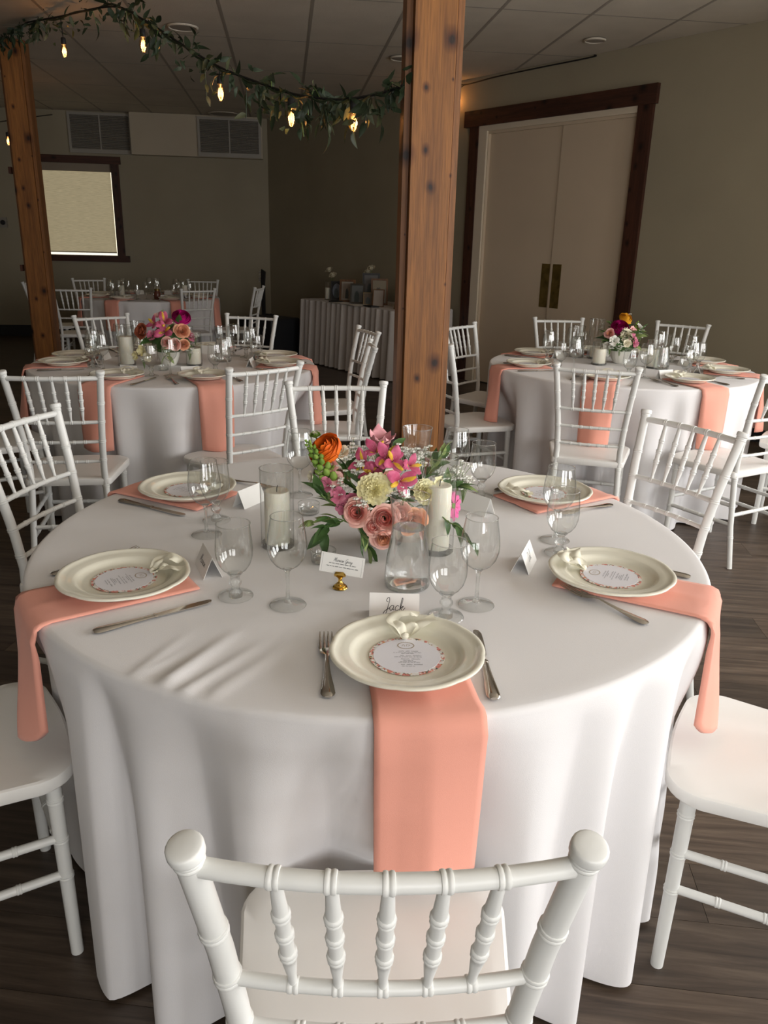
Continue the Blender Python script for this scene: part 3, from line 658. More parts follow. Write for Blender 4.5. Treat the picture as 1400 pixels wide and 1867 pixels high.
WR=[((-0.3902,1.105,0.762),(-0.3472,1.233,0.762),.004,.012),((-0.3331,1.083,0.762),(-0.2658,1.237,0.762),.010,.016),((-0.3025,1.054,0.762),(-0.2121,1.204,0.762),.006,.012),((-0.3714,1.116,0.762),(-0.3374,1.175,0.762),.003,.008),((-0.2521,1.056,0.762),(-0.1645,1.203,0.762),.004,.014)]
def wr(x,y):
    h=0
    for A,B,am,wd in WR:
        ax,ay=A[0],A[1]; dx,dy=B[0]-ax,B[1]-ay; L2=dx*dx+dy*dy; t=((x-ax)*dx+(y-ay)*dy)/L2
        if -.3<t<1.3:
            tt=min(1,max(0,t)); d2=(x-ax-dx*tt)**2+(y-ay-dy*tt)**2; h+=am*math.exp(-d2/wd**2)*(1-.75*tt)
    return h
def tablecloth(c,F,nt_,rings_,ns,label,wrinkle=False,amp=.12,flare=.016):
    b=MB(); v=[(0,0,TZ)]; f=[]
    rows=[]
    for i in range(1,rings_+1): rows.append(('t',(TR-.012)*i/rings_))
    for k in range(1,5): rows.append(('e',R(90*k/4)))
    for j in range(1,ns+1): rows.append(('s',j/ns))
    rr=random.Random(5)
    for kind,q in rows:
        for k in range(nt_):
            t=2*math.pi*k/nt_
            if kind=='t': r,z=q,TZ
            elif kind=='e': r,z=TR-.012+.012*math.sin(q),TZ-.012+.012*math.cos(q)
            else:
                z=TZ-.012-(TZ-.012-.012)*q; r=skirt_r(F,t,z,flare,amp)-.006*(1-sst(q/.04))
                
            x,y=r*math.cos(t),r*math.sin(t)
            if wrinkle and kind!='s': z+=wr(x+c[0],y+c[1])*(1 if kind=='t' else .5)
            v.append((x,y,z))
    for k in range(nt_): f.append((0,1+k,1+(k+1)%nt_))
    for i in range(len(rows)-1):
        for k in range(nt_): f.append((1+i*nt_+k,1+(i+1)*nt_+k,1+(i+1)*nt_+(k+1)%nt_,1+i*nt_+(k+1)%nt_))
    b.add(v,f); me=b.mesh('tablecloth',M['cloth'],True,180); o=link('tablecloth',me,None,(c[0],c[1],0)); return tag(o,label,'tablecloth','white floor-length tablecloths')
C1=(-.03,1.752); C2=(-1.167,4.35); C3=(1.366,4.66); C4=(-2.70,9.17)
sp=[(-143,.1),(-135,.85),(-128.2,1.0),(-124.2,.08),(-117.5,1),(-110,.1),(-102,.95),(-94,.15),(-85,.85),(-76,.05),(-68,1),(-62,.35),(-57,.9),(-51.5,.05),(-45,1),(-36.5,.12),(-31,1),(-24,.3),(-15,.9),(-6,.15),(4,.9),(14,.2),(24,.9),(34,.2),(44,.9),(56,.2),(66,.9),(78,.2),(90,.9),(102,.2),(113,.9),(125,.2),(135,.9),(146,.2),(156,.9),(166,.2),(176,.9),(-172,.2),(-163,.9),(-152,.6)]
F1=foldfn(1,0,sp); F2=foldfn(2,21); F3=foldfn(3,21); F4=foldfn(4,20)
SEATS={}
for o in list(COL.objects):
    if o.name.startswith('chiavari_chair') and o.parent is None:
        p=o.location
        for F,c in ((F1,C1),(F2,C2),(F3,C3),(F4,C4)):
            if math.hypot(p.x-c[0],p.y-c[1])<1.25: SEATS.setdefault(F,[]).append((p.x,p.y,o.rotation_euler.z))
for F,c in ((F1,C1),(F2,C2),(F3,C3),(F4,C4)): dents(F,c,SEATS.get(F,[]))
tablecloth(C1,F1,720,40,46,'white tablecloth on the large round table nearest the camera',True)
tablecloth(C2,F2,260,8,16,'white tablecloth on the round table at the left, behind the front table',amp=.14)
tablecloth(C3,F3,260,8,16,'white tablecloth on the round table at the right by the double doors',amp=.14)
tablecloth(C4,F4,220,6,12,'white tablecloth on the far round table below the shaded window')

# ------------------------------------------------------------------ place settings
def napkin(c,ang,F,W,L,label,r0=.46,nu=16,nv=44,curve=.035,amp=.12,flare=.016,tw=0.0,tan=0.0,dent=False,rnd_=.0):
    """folded napkin lying outward from under the plate and hanging over the edge"""
    ca,sa=math.cos(ang),math.sin(ang); Ltop=TR-r0; tot=Ltop+L
    def fn(u,v,off):
        w=(u-.5)*W+tan; s=v*(tot-rnd_*abs(2*u-1)**2.5)
        cr=.0045*math.exp(-abs(u-.52)/.07)-.002*math.exp(-abs(u-.2)/.05)
        if s<Ltop-.02:
            x=r0+s; y=w*(.92+.08*v); z=TZ+.0035+off+ (wr(c[0]+x*ca-y*sa,c[1]+x*sa+y*ca) if F is F1 else 0)+max(0,cr)*.6
            # follow the round edge: outer points at the sides drop first
            rad=math.hypot(x,y)
            if rad>TR-.01: z-= (rad-TR+.01)*.9
            return (x*ca-y*sa,x*sa+y*ca,z)
        d=s-(Ltop-.02)
        e=.03
        if d<e*1.2:
            q=d/(e*1.2)*math.pi/2; x=TR-.02+e*math.sin(q); z=TZ+.0035+off-(e*.85)*(1-math.cos(q)); hang=0
        else:
            hang=d-e*1.2; x=TR-.02+e; z=TZ+.0035+off-e*.85-hang
        y=w*(.985-.18*hang-.25*hang*hang)
        cv=(curve if curve<.04 else .022)*sst(hang/L)*math.cos(math.pi*(u-.5)*1.1)
        t0=math.atan2(y,TR)
        rr=TR+.006+flare*min(1,(TZ-z)/TZ)+.004+off if hang>0 else 0
        xs=math.sqrt(max(0,rr*rr-y*y)) if hang>0 else x
        k=sst(hang/.05)
        X=(x*(1-k)+xs*k)+cv+cr*(.6+hang*2)+abs(off)*2
        if hang<=0: X=min(X,math.sqrt(max(.01,(TR+.012)**2-y*y))+off)
        return (X*ca-y*sa,X*sa+y*ca,z)
    b=MB(); b.grid(lambda u,v:fn(u,v,.0035),nu,nv); n=len(b.v); b.grid(lambda u,v:fn(u,v,0.0),nu,nv); 
    f2=b.f[len(b.f)//2:]; b.f=b.f[:len(b.f)//2]+[q[::-1] for q in f2]
    e=[i for i in range(nu+1)]+[j*(nu+1)+nu for j in range(1,nv+1)]+[nv*(nu+1)+i for i in range(nu-1,-1,-1)]+[j*(nu+1) for j in range(nv-1,0,-1)]
    for i in range(len(e)): a,b2=e[i],e[(i+1)%len(e)]; b.f.append((a,n+a,n+b2,b2))
    me=b.mesh('napkin',M['napkin'],True,180); o=link('napkin',me,None,(c[0],c[1],0)); return tag(o,label,'napkin','coral napkins under the plates')

def plate_mesh():
    rf=lambda a,r,z: 1+ (.020*(abs(math.cos(4*a+.3))**.55-.6) if r>.105 else 0.0)*sst((r-.1)/.02)
    prof=[(0,.006),(.05,.006),(.078,.0065),(.086,.0085),(.090,.013),(.0935,.0165),(.097,.0178),(.108,.0195),(.118,.0212),(.1195,.0226),(.1235,.0235),(.1275,.0228),(.1285,.021),(.1272,.0188),(.118,.0165),(.096,.0125),(.088,.005),(.084,0),(.079,0),(.076,.0025),(0,.003)]
    return MB().lathe(prof,96,None,False,False,rf).mesh('dinner_plate',M['plate'],True,60)
PLATE=plate_mesh()

# pen strokes: letters as short curves, x-height 1
GLY={'J':(1.0,[[(.55,1.7),(.2,1.9),(.25,2.4),(.6,2.6),(.78,2.0),(.7,1.0),(.62,-.3),(.33,-1.0),(.02,-.7),(.25,-.1),(.8,.3),(1.05,.55)]]),
'a':(1.1,[[(.85,.9),(.45,1.0),(.1,.5),(.4,0),(.78,.4),(.88,.95),(.82,.2),(1.12,.15)]]),'c':(.95,[[(.82,.85),(.45,1.0),(.1,.5),(.4,0),(.92,.2)]]),
'k':(1.15,[[(.1,.1),(.32,1.2),(.36,2.4),(.16,2.3),(.15,0)],[(.15,.4),(.7,.95),(.6,.55),(.3,.5),(.7,0),(1.15,.6)]]),
'M':(1.5,[[(0,0),(.25,2.0),(.32,2.0),(.6,.4),(.95,2.1),(1.05,2.0),(1.2,0),(1.45,.2)]]),'r':(.75,[[(0,.2),(.2,1.0),(.35,.85),(.6,.9),(.55,.1),(.78,.1)]]),
'i':(.48,[[(0,.2),(.2,.95),(.2,.1),(.48,.2)],[(.22,1.5),(.25,1.6)]]),'n':(.95,[[(0,.1),(.1,.95),(.15,0),(.3,.8),(.6,.95),(.65,.1),(.95,.2)]]),
'D':(1.25,[[(.3,2.1),(.25,0),(.9,.2),(1.1,1.2),(.7,2.1),(0,2.0)]]),'e':(.8,[[(0,.4),(.6,.6),(.5,1.0),(.1,.6),(.3,0),(.8,.25)]]),'l':(.55,[[(0,.2),(.4,1.6),(.35,2.3),(.15,2.0),(.2,.2),(.55,.1)]]),
'G':(1.35,[[(1.0,1.9),(.6,2.2),(.05,1.2),(.4,.1),(.9,.4),(1.0,1.1),(.6,1.05),(1.05,1.05),(1.0,-.5),(.5,-.8),(.4,-.3),(1.3,.4)]]),'y':(.9,[[(0,.9),(.15,.3),(.45,.15),(.65,.95),(.6,-.5),(.25,-.9),(.15,-.5),(.9,.3)]]),
'b':(.9,[[(.1,2.3),(.12,0),(.5,0),(.7,.5),(.4,.95),(.12,.6)]]),'o':(.9,[[(.5,1),(.1,.5),(.45,0),(.8,.5),(.5,1),(.9,.85)]]),'t':(.6,[[(.25,1.9),(.22,.1),(.55,.15)],[(0,1.3),(.5,1.35)]]),'s':(.7,[[(.6,.85),(.25,.9),(.3,.55),(.55,.3),(.1,.05)]]),'u':(.95,[[(.05,.95),(.15,.1),(.6,.15),(.7,.95),(.72,.1),(.95,.15)]]),'h':(.95,[[(.15,2.3),(.1,0),(.3,.8),(.6,.95),(.65,.1),(.9,.15)]]),'d':(1.0,[[(.75,.85),(.3,1.0),(.1,.4),(.45,0),(.75,.5),(.8,2.3),(.8,.15),(1.0,.15)]]),'m':(1.3,[[(0,.1),(.1,.95),(.12,0),(.35,.9),(.55,.1),(.75,.9),(1.0,.9),(1.05,.1),(1.3,.2)]]),' ':(.6,[])}
def ribbonline(b,pts,w,Mx):
    P=catmull([(x,y,0) for x,y in pts],4); L=[];Rr=[]
    for i,p in enumerate(P):
        t=(P[min(i+1,len(P)-1)]-P[max(i-1,0)]); t=t.normalized() if t.length>1e-9 else Vector((1,0,0)); n=Vector((-t.y,t.x,0))*w/2; L.append(p+n);Rr.append(p-n)
    m=len(P); b.add(L+Rr,[(i,i+1,m+i+1,m+i) for i in range(m-1)],Mx)
def word(b,txt,size,w,Mx,center=True,slant=.18):
    tot=sum(GLY[c][0] for c in txt)*size; x=-tot/2 if center else 0
    for ch in txt:
        adv,st=GLY[ch]
        for s in st: ribbonline(b,[(x+(px+py*slant)*size,py*size) for px,py in s],w,Mx)
        x+=adv*size
def scribble(b,width,h,w,Mx,seed):
    r=random.Random(seed); x=-width/2
    while x<width/2:
        n=r.randint(3,6); pts=[]
        for k in range(n*2): pts.append((x,(h if k%2 else 0)*r.uniform(.5,1))); x+=h*.42
        ribbonline(b,pts,w,Mx); x+=h*.6
def menu_mesh_set():
    r=empty('menu_card')
    MB().lathe([(.0553,.0009),(.0622,.0009),(.0625,.0006),(.0622,0),(0,0)],56,None,False,False).build('printed_border',M['floral'],r,True,30)
    MB().lathe([(0,.0013),(.0555,.0013),(.0558,.0007)],56,None,False,False).build('card_face',M['menu'],r,True,30)
    b=MB(); Mz=Matrix.Translation((0,0,.0016))
    y=.0125
    for hw,tw in ((.026,(.044,.018)),(.022,(.042,)),(.020,(.014,.024,.030)),(.022,(.020,))):
        scribble(b,hw,.0030,.0005,Mz@Matrix.Translation((0,y,0)),int(y*1e5)); y-=.0042
        for t in tw: scribble(b,t,.0013,.00045,Mz@Matrix.Translation((0,y,0)),int(y*1e6)); y-=.0031
        y-=.0042
    b.build('menu_lettering',M['greyink'],r,False)
    b=MB()
    for k in range(26):
        a=2*math.pi*k/26; c=Vector((.0135*math.cos(a),.033+.0105*math.sin(a))); 
        for s in (-1,1): ribbonline(b,[(c.x,c.y),(c.x+.0022*math.cos(a+1.2*s),c.y+.0022*math.sin(a+1.2*s))],.0008,Mz)
    ribbonline(b,[(.013*math.cos(q*.26),.033+.010*math.sin(q*.26)) for q in range(25)],.0005,Mz)
    ribbonline(b,[(-.007,.030),(-.004,.037),(-.002,.030)],.0006,Mz); ribbonline(b,[(.001,.030),(.002,.037),(.007,.034),(.003,.030)],.0006,Mz)
    b.build('wreath_emblem',M['goldink'],r,False)
    # chiffon ribbon tied through the top of the card
    rb=MB()
    def strip(pts,w0,w1,ruf,seed,side):
        P=catmull(pts,7); q=random.Random(seed); ph=q.uniform(0,6)
        n=len(P)
        def fn(u,v):
            i=v*(n-1); i0=min(int(i),n-2); p=P[i0].lerp(P[i0+1],i-i0); t=(P[min(i0+2,n-1)]-P[max(i0-1,0)]).normalized(); s=Vector(side).cross(t).normalized()
            w=w0+(w1-w0)*v; z=ruf*math.sin(u*5+v*7+ph)*v
            return tuple(p+s*(u-.5)*w+Vector(side)*z)
        rb.grid(fn,6,n)
    up=(0,0,1)
    strip([(0,.058,.004),(-.010,.068,.018),(-.022,.083,.022),(-.012,.098,.030),(.010,.104,.029),(.022,.099,.026)],.016,.028,.004,1,up)
    strip([(0,.058,.005),(-.014,.066,.012),(-.020,.078,.020),(-.006,.070,.020),(.0,.06,.008)],.016,.020,.003,2,up)
    strip([(0,.058,.005),(.010,.068,.012),(.024,.078,.019),(.040,.088,.022),(.056,.094,.0235)],.016,.030,.004,3,up)
    strip([(.002,.058,.005),(.014,.064,.014),(.020,.076,.019),(.010,.072,.020),(.0,.06,.008)],.016,.022,.003,4,up)
    rb.lathe([(0,-.006),(.006,-.004),(.0075,0),(.006,.004),(0,.006)],10,Matrix.Translation((0,.0575,.007)))
    rb.build('ribbon_bow',M['ribbon'],r,True,180)
    return r
def fork_mesh():
    b=MB(); L=.20
    zc=[(0,.004),(.03,.0045),(.08,.008),(.115,.012),(.132,.008),(.15,.005),(.175,.006),(.20,.011)]
    def zz(y):
        for i in range(1,len(zc)):
            if y<=zc[i][0]: a,c=zc[i-1],zc[i]; return a[1]+(c[1]-a[1])*(y-a[0])/(c[0]-a[0])
        return zc[-1][1]
    ys=[0,.004,.01,.03,.05,.07,.09,.11,.122]; ws=[.006,.0095,.0115,.0098,.0072,.0052,.004,.0034,.0042]
    b.tube([(0,y,zz(y)) for y in ys],ws,8,True,.28)
    ys2=[.120,.126,.132,.140,.148]; w2=[.0042,.0085,.0118,.0126,.0126]
    b.tube([(0,y,zz(y)) for y in ys2],w2,8,True,.16)
    for k in range(4):
        x=-.0105+.007*k; b.tube([(x,y,zz(y)) for y in (.146,.165,.185,.20)],[.0027,.0023,.0019,.0008],6,True,.6)
    return b.mesh('fork',M['steel'],True,50)
FORK=fork_mesh()
def knife_root():
    r=empty('knife'); b=MB(); ys=[0,.004,.012,.03,.055,.08,.10,.112]; ws=[.006,.0095,.0112,.0105,.0085,.007,.0062,.0062]
    b.tube([(0,y,.0045) for y in ys],ws,10,True,.38); b.tube([(0,.110,.0045),(0,.113,.0045),(0,.117,.0045)],[.0066,.0074,.006],10,True,.45); b.build('knife_handle',M['steel'],r,True,50)
    b=MB(); b.poly([(-.0055,.114),(.0058,.114),(.0068,.15),(.0075,.19),(.0068,.212),(.003,.223),(-.003,.226),(-.0065,.222),(-.008,.205),(-.0065,.16)],.0032,.0055); b.build('knife_blade',M['steel'],r,True,30); return r
KNIFE=knife_root()
def goblet_root():
    r=empty('water_goblet')
    MB().lathe([(.033,.0),(.0345,.0015),(.033,.004),(.022,.0068),(.013,.010)],36,None,False,False).build('foot',M['glass'],r,True,60)
    MB().lathe([(0,.0005),(.0135,.001),(.0135,.0098),(.0085,.0165),(.0085,.022),(.0125,.028),(.0125,.033),(.009,.038),(.0095,.044),(.015,.050),(.0,.052)],28).build('stem',M['solid'],r,True,60)
    MB().lathe([(.006,.050),(.014,.0515),(.023,.058),(.031,.070),(.0355,.086),(.0362,.100),(.0352,.118),(.0333,.138),(.0322,.1525)],40,None,True,False).build('bowl',M['glass'],r,True,180)
    MB().lathe([(.0328+.0009*math.cos(a),.1528+.0009*math.sin(a)) for a in [k*math.pi/4 for k in range(9)]],40,None,False,False).build('rim',M['solid'],r,True,180)
    return r
def wine_root():
    r=empty('wine_glass')
    MB().lathe([(.034,0),(.0355,.001),(.034,.0025),(.018,.0045),(.008,.0075)],36,None,False,False).build('foot',M['glass'],r,True,60)
    MB().lathe([(0,.006),(.008,.0073),(.0042,.014),(.0036,.035),(.0038,.060),(.0048,.070),(.009,.0755),(0,.077)],24).build('stem',M['solid'],r,True,60)
    MB().lathe([(.004,.0755),(.012,.0775),(.023,.085),(.0325,.098),(.0372,.114),(.0378,.126),(.0362,.145),(.0325,.166),(.0303,.1815)],40,None,True,False).build('bowl',M['glass'],r,True,180)
    MB().lathe([(.0303+.0008*math.cos(a),.1817+.0008*math.sin(a)) for a in [k*math.pi/4 for k in range(9)]],40,None,False,False).build('rim',M['solid'],r,True,180)
    return r
def carafe_root():
    r=empty('water_carafe')
    out=[(.041,0),(.0455,.003),(.0465,.012),(.0462,.03),(.0435,.06),(.039,.09),(.0355,.115),(.0345,.13),(.0352,.15),(.0378,.175),(.0405,.193)]
    MB().lathe([(0,.001)]+out,48,None,False,False).build('glass_body',M['glass'],r,True,180)
    MB().lathe([(0,.008),(.040,.008),(.0442,.014),(.0445,.03),(.0418,.06),(.0372,.09),(.0338,.115),(.0328,.127),(.0336,.1295)],48,None,False,False).build('water_side',M['water'],None).name
    o=bpy.data.objects[-1] if False else [x for x in COL.objects if x.name.startswith('water_side')][-1]
    bpy.data.objects.remove(o)
    MB().lathe([(0,.008),(.040,.008),(.0442,.014),(.0445,.03),(.0418,.06),(.0372,.09),(.0338,.115),(.0328,.127),(.0,.127)],48,None,False,False).build('water',M['water'],r,True,40)
    MB().lathe([(0,.0005),(.038,.0005),(.0425,.002),(.040,.0065),(0,.0068)],40,None,False,False).build('thick_base',M['solid'],r,True,40)
    MB().lathe([(.0405+.001*math.cos(a),.193+.001*math.sin(a)) for a in [k*math.pi/4 for k in range(9)]],48,None,False,False).build('rim',M['solid'],r,True,180)
    return r
def cyl_vase(h,rr):
    r=empty('glass_cylinder')
    MB().lathe([(rr,.004),(rr,h*.5),(rr,h)],40,None,False,False).build('glass_wall',M['glass'],r,True,180)
    MB().lathe([(0,0),(rr-.003,0),(rr,.003),(rr-.001,.011),(0,.009)],40,None,False,False).build('thick_base',M['solid'],r,True,50)
    MB().lathe([(rr+.0011*math.cos(a),h+.0011*math.sin(a)) for a in [k*math.pi/4 for k in range(9)]],40,None,False,False).build('rim',M['solid'],r,True,180)
    return r
def candle_root(h,rr):
    r=empty('pillar_candle')
    MB().lathe([(0,0),(rr-.002,0),(rr,.002),(rr,h-.004),(rr-.001,h-.001),(rr-.005,h),(rr*.4,h-.003),(0,h-.004)],32).build('wax_body',M['wax'],r,True,50)
    MB().tube([(0,0,h-.004),(.0005,0,h+.006),(.002,.001,h+.011)],.0011,6).build('wick',M['black'],r); return r
def tealight_root():
    r=empty('tealight_holder')
    MB().lathe([(0,.001),(.024,.001),(.0265,.003),(.0275,.028)],32,None,False,False).build('glass_cup',M['glass'],r,True,180)
    MB().lathe([(.024,.028),(.0275,.029),(.0285,.0275),(.0275,.026)],32,None,False,False).build('rim',M['solid'],r,True,180)
    MB().lathe([(0,.0035),(.0215,.0035),(.0235,.008),(.023,.012),(0,.010)],32,None,False,False).build('thick_base',M['solid'],r,True,50); return r
def tent(name_txt=None):
    r=empty('place_card'); h,d,w=.046,.020,.0465
    for s,nm in ((-1,'front_panel'),(1,'rear_panel')):
        b=MB(); t=.0005; b.add([(-w,s*d,0),(w,s*d,0),(w,0,h),(-w,0,h),(-w,s*(d-t*2),0),(w,s*(d-t*2),0),(w,0,h-t*2),(-w,0,h-t*2)],[(0,1,2,3),(7,6,5,4),(0,4,5,1),(1,5,6,2),(3,7,4,0)]); b.build(nm,M['paper'],r,False)
    if name_txt:
        Mt=Matrix.Translation((0,-d*.62-.0006,h*.36))@Matrix.Rotation(math.atan2(h,d),4,'X')
        b=MB(); word(b,name_txt,.0092 if len(name_txt)<5 else .0078,.0011,Mt); b.build('lettering',M['ink'],r,False)
    return r
LIB={}
def proto(key,fn):
    """first use returns the built thing, later uses copy it with its parts"""
    if key not in LIB: LIB[key]=fn(); return LIB[key]
    return dup(LIB[key])
def place(o,x,y,z,rz=0,label='',cat='',group=None):
    o.location=(x,y,z); o.rotation_euler=(0,0,rz); return tag(o,label,cat,group)
def pol(c,ang,r,t=0): return (c[0]+r*math.cos(ang)-t*math.sin(ang), c[1]+r*math.sin(ang)+t*math.cos(ang))

def setting(c,deg,F,who,tbl,W=.17,L=.36,fork=(.57,-.155,0),knife=(.60,.150,0),gob=(13,.44),wine=(25,.42),card=(.425,-.03,0),name=None,pr=.575,nap_tan=0.0,full=True,curve=.03,prz=0):
    a=R(deg); rz=a+math.pi/2            # local +Y points to the table centre
    A2=dict(amp=.055,flare=.03)
    napkin(c,a,F,W,L,'coral napkin hanging over the edge at %s'%who,rnd_=.045 if curve>.04 and F is F1 else .006,nu=16 if F is F1 else 8,nv=44 if F is F1 else 20,curve=curve,tan=nap_tan)
    x,y=pol(c,a,pr); o=link('dinner_plate',PLATE,None); place(o,x,y,TZ+.0115,rz+.2,'cream scalloped dinner plate at %s'%who,'plate','dinner plates')
    o=proto('menu',menu_mesh_set); place(o,x,y,TZ+.0185,rz+prz,'round floral menu card with cream ribbon at %s'%who,'menu card','round menu cards on the plates')
    lean=R(0)
    if fork:
        # a fork stands left of the diner: the diner faces the centre, left is clockwise side
        fx,fy=pol(c,a,fork[0]+.10,fork[1]); o=link('fork',FORK,None); place(o,fx,fy,TZ+.0005,rz+R(fork[2]),'steel dinner fork left of the plate at %s'%who,'fork','dinner forks')
    if knife:
        fx,fy=pol(c,a,knife[0]+.10,knife[1]); o=proto('knife',lambda:KNIFE); place(o,fx,fy,TZ+.0002,rz+R(knife[2]),'steel table knife right of the plate at %s'%who,'knife','table knives')
    if gob:
        x,y=pol(c,a+R(gob[0]),gob[1]); o=proto('gob',goblet_root); place(o,x,y,TZ,0,'short-stemmed water goblet at %s'%who,'goblet','water goblets')
    if wine:
        x,y=pol(c,a+R(wine[0]),wine[1]); o=proto('wine',wine_root); place(o,x,y,TZ,0,'tall-stemmed empty wine glass at %s'%who,'wine glass','wine glasses')
    if card:
        x,y=pol(c,a,card[0],card[1]); o=tent(name) if name else proto('tent',tent); place(o,x,y,TZ+.0003,rz+R(card[2]),('white tent place card reading %s on the front table'%name) if name else 'white tent place card at %s'%who,'place card','tent place cards')
def fixed(c,ang,x,y): pass

# front table: six settings
def pa(p,c=C1): d=(p[0]-c[0],p[1]-c[1]); return math.degrees(math.atan2(d[1],d[0])),math.hypot(*d)
def relpol(p,deg,c=C1): a,r=pa(p,c); return (a-deg,r)
def reltan(p,deg,c=C1):
    a=R(deg); d=(p[0]-c[0],p[1]-c[1]); return (d[0]*math.cos(a)+d[1]*math.sin(a), -d[0]*math.sin(a)+d[1]*math.cos(a))
def fk(base,tip,deg,off=.10):
    """handle end and tip of a piece of cutlery as radial and tangential offsets plus turn"""
    r,t=reltan(base,deg); dx,dy=tip[0]-base[0],tip[1]-base[1]; turn=math.degrees(math.atan2(dy,dx))-(deg+180); return (r-off,t,(turn+180)%360-180)
setting(C1,-83,F1,'the nearest setting, marked Jack','',W=.172,L=.268,fork=fk((-0.0785,1.044,0.765),(-0.0989,1.261,0.765),-83),knife=fk((0.1773,1.05,0.765),(0.1731,1.272,0.765),-83),gob=relpol((0.1208,1.334,0.762),-83),wine=relpol((0.1844,1.39,0.762),-83),card=(*reltan((0.0236,1.335,0.762),-83),-7),name='Jack',pr=.606,nap_tan=.014,curve=.012,prz=R(-5))
setting(C1,-146,F1,'the left setting marked Marian','',W=.168,L=.255,fork=fk((-0.6796,1.474,0.765),(-0.5412,1.619,0.765),-146),knife=fk((-0.5065,1.233,0.765),(-0.3316,1.365,0.765),-146),gob=relpol((-0.2868,1.401,0.762),-146),wine=relpol((-0.1802,1.368,0.762),-146),card=(*reltan((-0.3676,1.524,0.762),-146),-10),name='Marian',pr=.582,curve=.041,nap_tan=.012)
setting(C1,152,F1,'the front table upper left place','',W=.19,L=.28,fork=(.48,-.17,0),knife=fk((-0.6983,1.962,0.765),(-0.5008,1.855,0.765),152),gob=relpol((-0.4151,1.833,0.762),152),wine=relpol((-0.4174,1.733,0.762),152),card=(*reltan((-0.3568,1.971,0.762),152),0),pr=.567,curve=.05)
setting(C1,93,F1,'the place behind the front flowers','',W=.19,L=.28,gob=relpol((-0.1873,2.148,0.762),93),wine=relpol((-0.2319,2.053,0.762),93),card=(.40,0,0),pr=.57)
setting(C1,34,F1,'the front table upper right place','',W=.19,L=.28,fork=fk((0.6191,2.031,0.765),(0.4984,1.958,0.765),34),knife=fk((0.4717,2.292,0.765),(0.2977,2.118,0.765),34),gob=relpol((0.2679,2.084,0.762),34),wine=relpol((0.1967,2.114,0.762),34),card=(*reltan((0.2425,1.956,0.762),34),8),pr=.569,curve=.05)
setting(C1,-26,F1,'the right setting marked Del','',W=.17,L=.268,fork=fk((0.4966,1.32,0.765),(0.3753,1.474,0.765),-26),knife=fk((0.6573,1.544,0.765),(0.4993,1.651,0.765),-26),gob=relpol((0.4031,1.671,0.762),-26),wine=relpol((0.4096,1.756,0.762),-26),card=(*reltan((0.3099,1.592,0.762),-26),6),name='Del',pr=.562,curve=.041)
def ring(c,F,degs,whos):
    for d,wn_ in zip(degs,whos): setting(c,d,F,wn_,'',W=.17,L=.30)
ring(C2,F2,[-104,-62,-3,27,82,126,174,-160],['the front left place of left table','the front right place of left table','the right place of left table','the back right place of left table','the rear place of left table','the rear left place of left table','the far left place of left table','the near left place of left table'])
ring(C3,F3,[-113,-68,-20,17,57,95,140,-167],['the front place of right table','the front right place of right table','the right place of right table','the back right place of right table','the rear right place of right table','the rear place of right table','the back left place of right table','the left place of right table'])
ring(C4,F4,[-150,-105,-53,-8,37,82,127,172],['the left place of far table','the front left place of far table','the front right place of far table','the right place of far table','the back right place of far table','the rear place of far table','the rear left place of far table','the back left place of far table'])

# ------------------------------------------------------------------ centre of the tables
def cvase(x,y,h,r,ch,cr,lab,key):
    o=cyl_vase(h,r); place(o,x,y,TZ,0,'clear glass cylinder around %s'%lab,'vase','glass candle cylinders')
    o=candle_root(ch,cr); place(o,x,y,TZ+.0095,0,'ivory pillar candle, %s'%lab,'candle','pillar candles')
cvase(-.241,1.672,.186,.0375,.125,.0285,'the candle left of the front flowers',0)
cvase(.122,1.665,.225,.0375,.150,.0275,'the candle right of the front flowers',1)
cvase(-1.396,4.225,.21,.045,.145,.037,'the taller candle on the left round table',2)
cvase(-1.05,4.285,.18,.043,.085,.036,'the shorter candle on the left round table',3)
cvase(1.253,4.71,.13,.045,.085,.037,'the short candle on the right round table',4)
cvase(1.29,4.98,.24,.045,.06,.03,'the low candle behind the right table flowers',5)
cvase(1.545,4.63,.16,.042,.10,.034,'the candle beside the right table carafe',6)
cvase(-3.02,9.15,.17,.04,.11,.033,'the left candle on the far round table',7)
cvase(-2.30,9.12,.18,.04,.13,.033,'the right candle on the far round table',8)
def carafe(x,y,lab): place(proto('carafe',carafe_root),x,y,TZ,.4,lab,'carafe','glass water carafes')
carafe(.051,1.475,'glass carafe half full of water in front of the pink roses')
carafe(.085,2.075,'glass carafe of water behind the flowers near the middle post')
carafe(-.93,4.46,'glass carafe of water on the left round table')
carafe(-1.45,4.62,'glass carafe of water at the back of left table')
carafe(1.585,4.60,'glass carafe of water right of the flowers on the right round table')
carafe(1.19,5.02,'glass carafe of water left of the flowers on the right round table')
carafe(-2.66,9.3,'glass carafe of water on the far round table')
def tea(x,y,lab): place(proto('tea',tealight_root),x,y,TZ,0,lab,'tealight holder','small glass tealight holders')
tea(-.13,1.588,'small glass tealight holder behind the gold card holder')
tea(-.193,1.905,'small glass tealight holder left of the front flowers')
tea(-1.166,4.10,'small glass tealight holder before the bowl on the left round table')
tea(1.42,4.45,'small glass tealight holder before the bowl on the right round table')

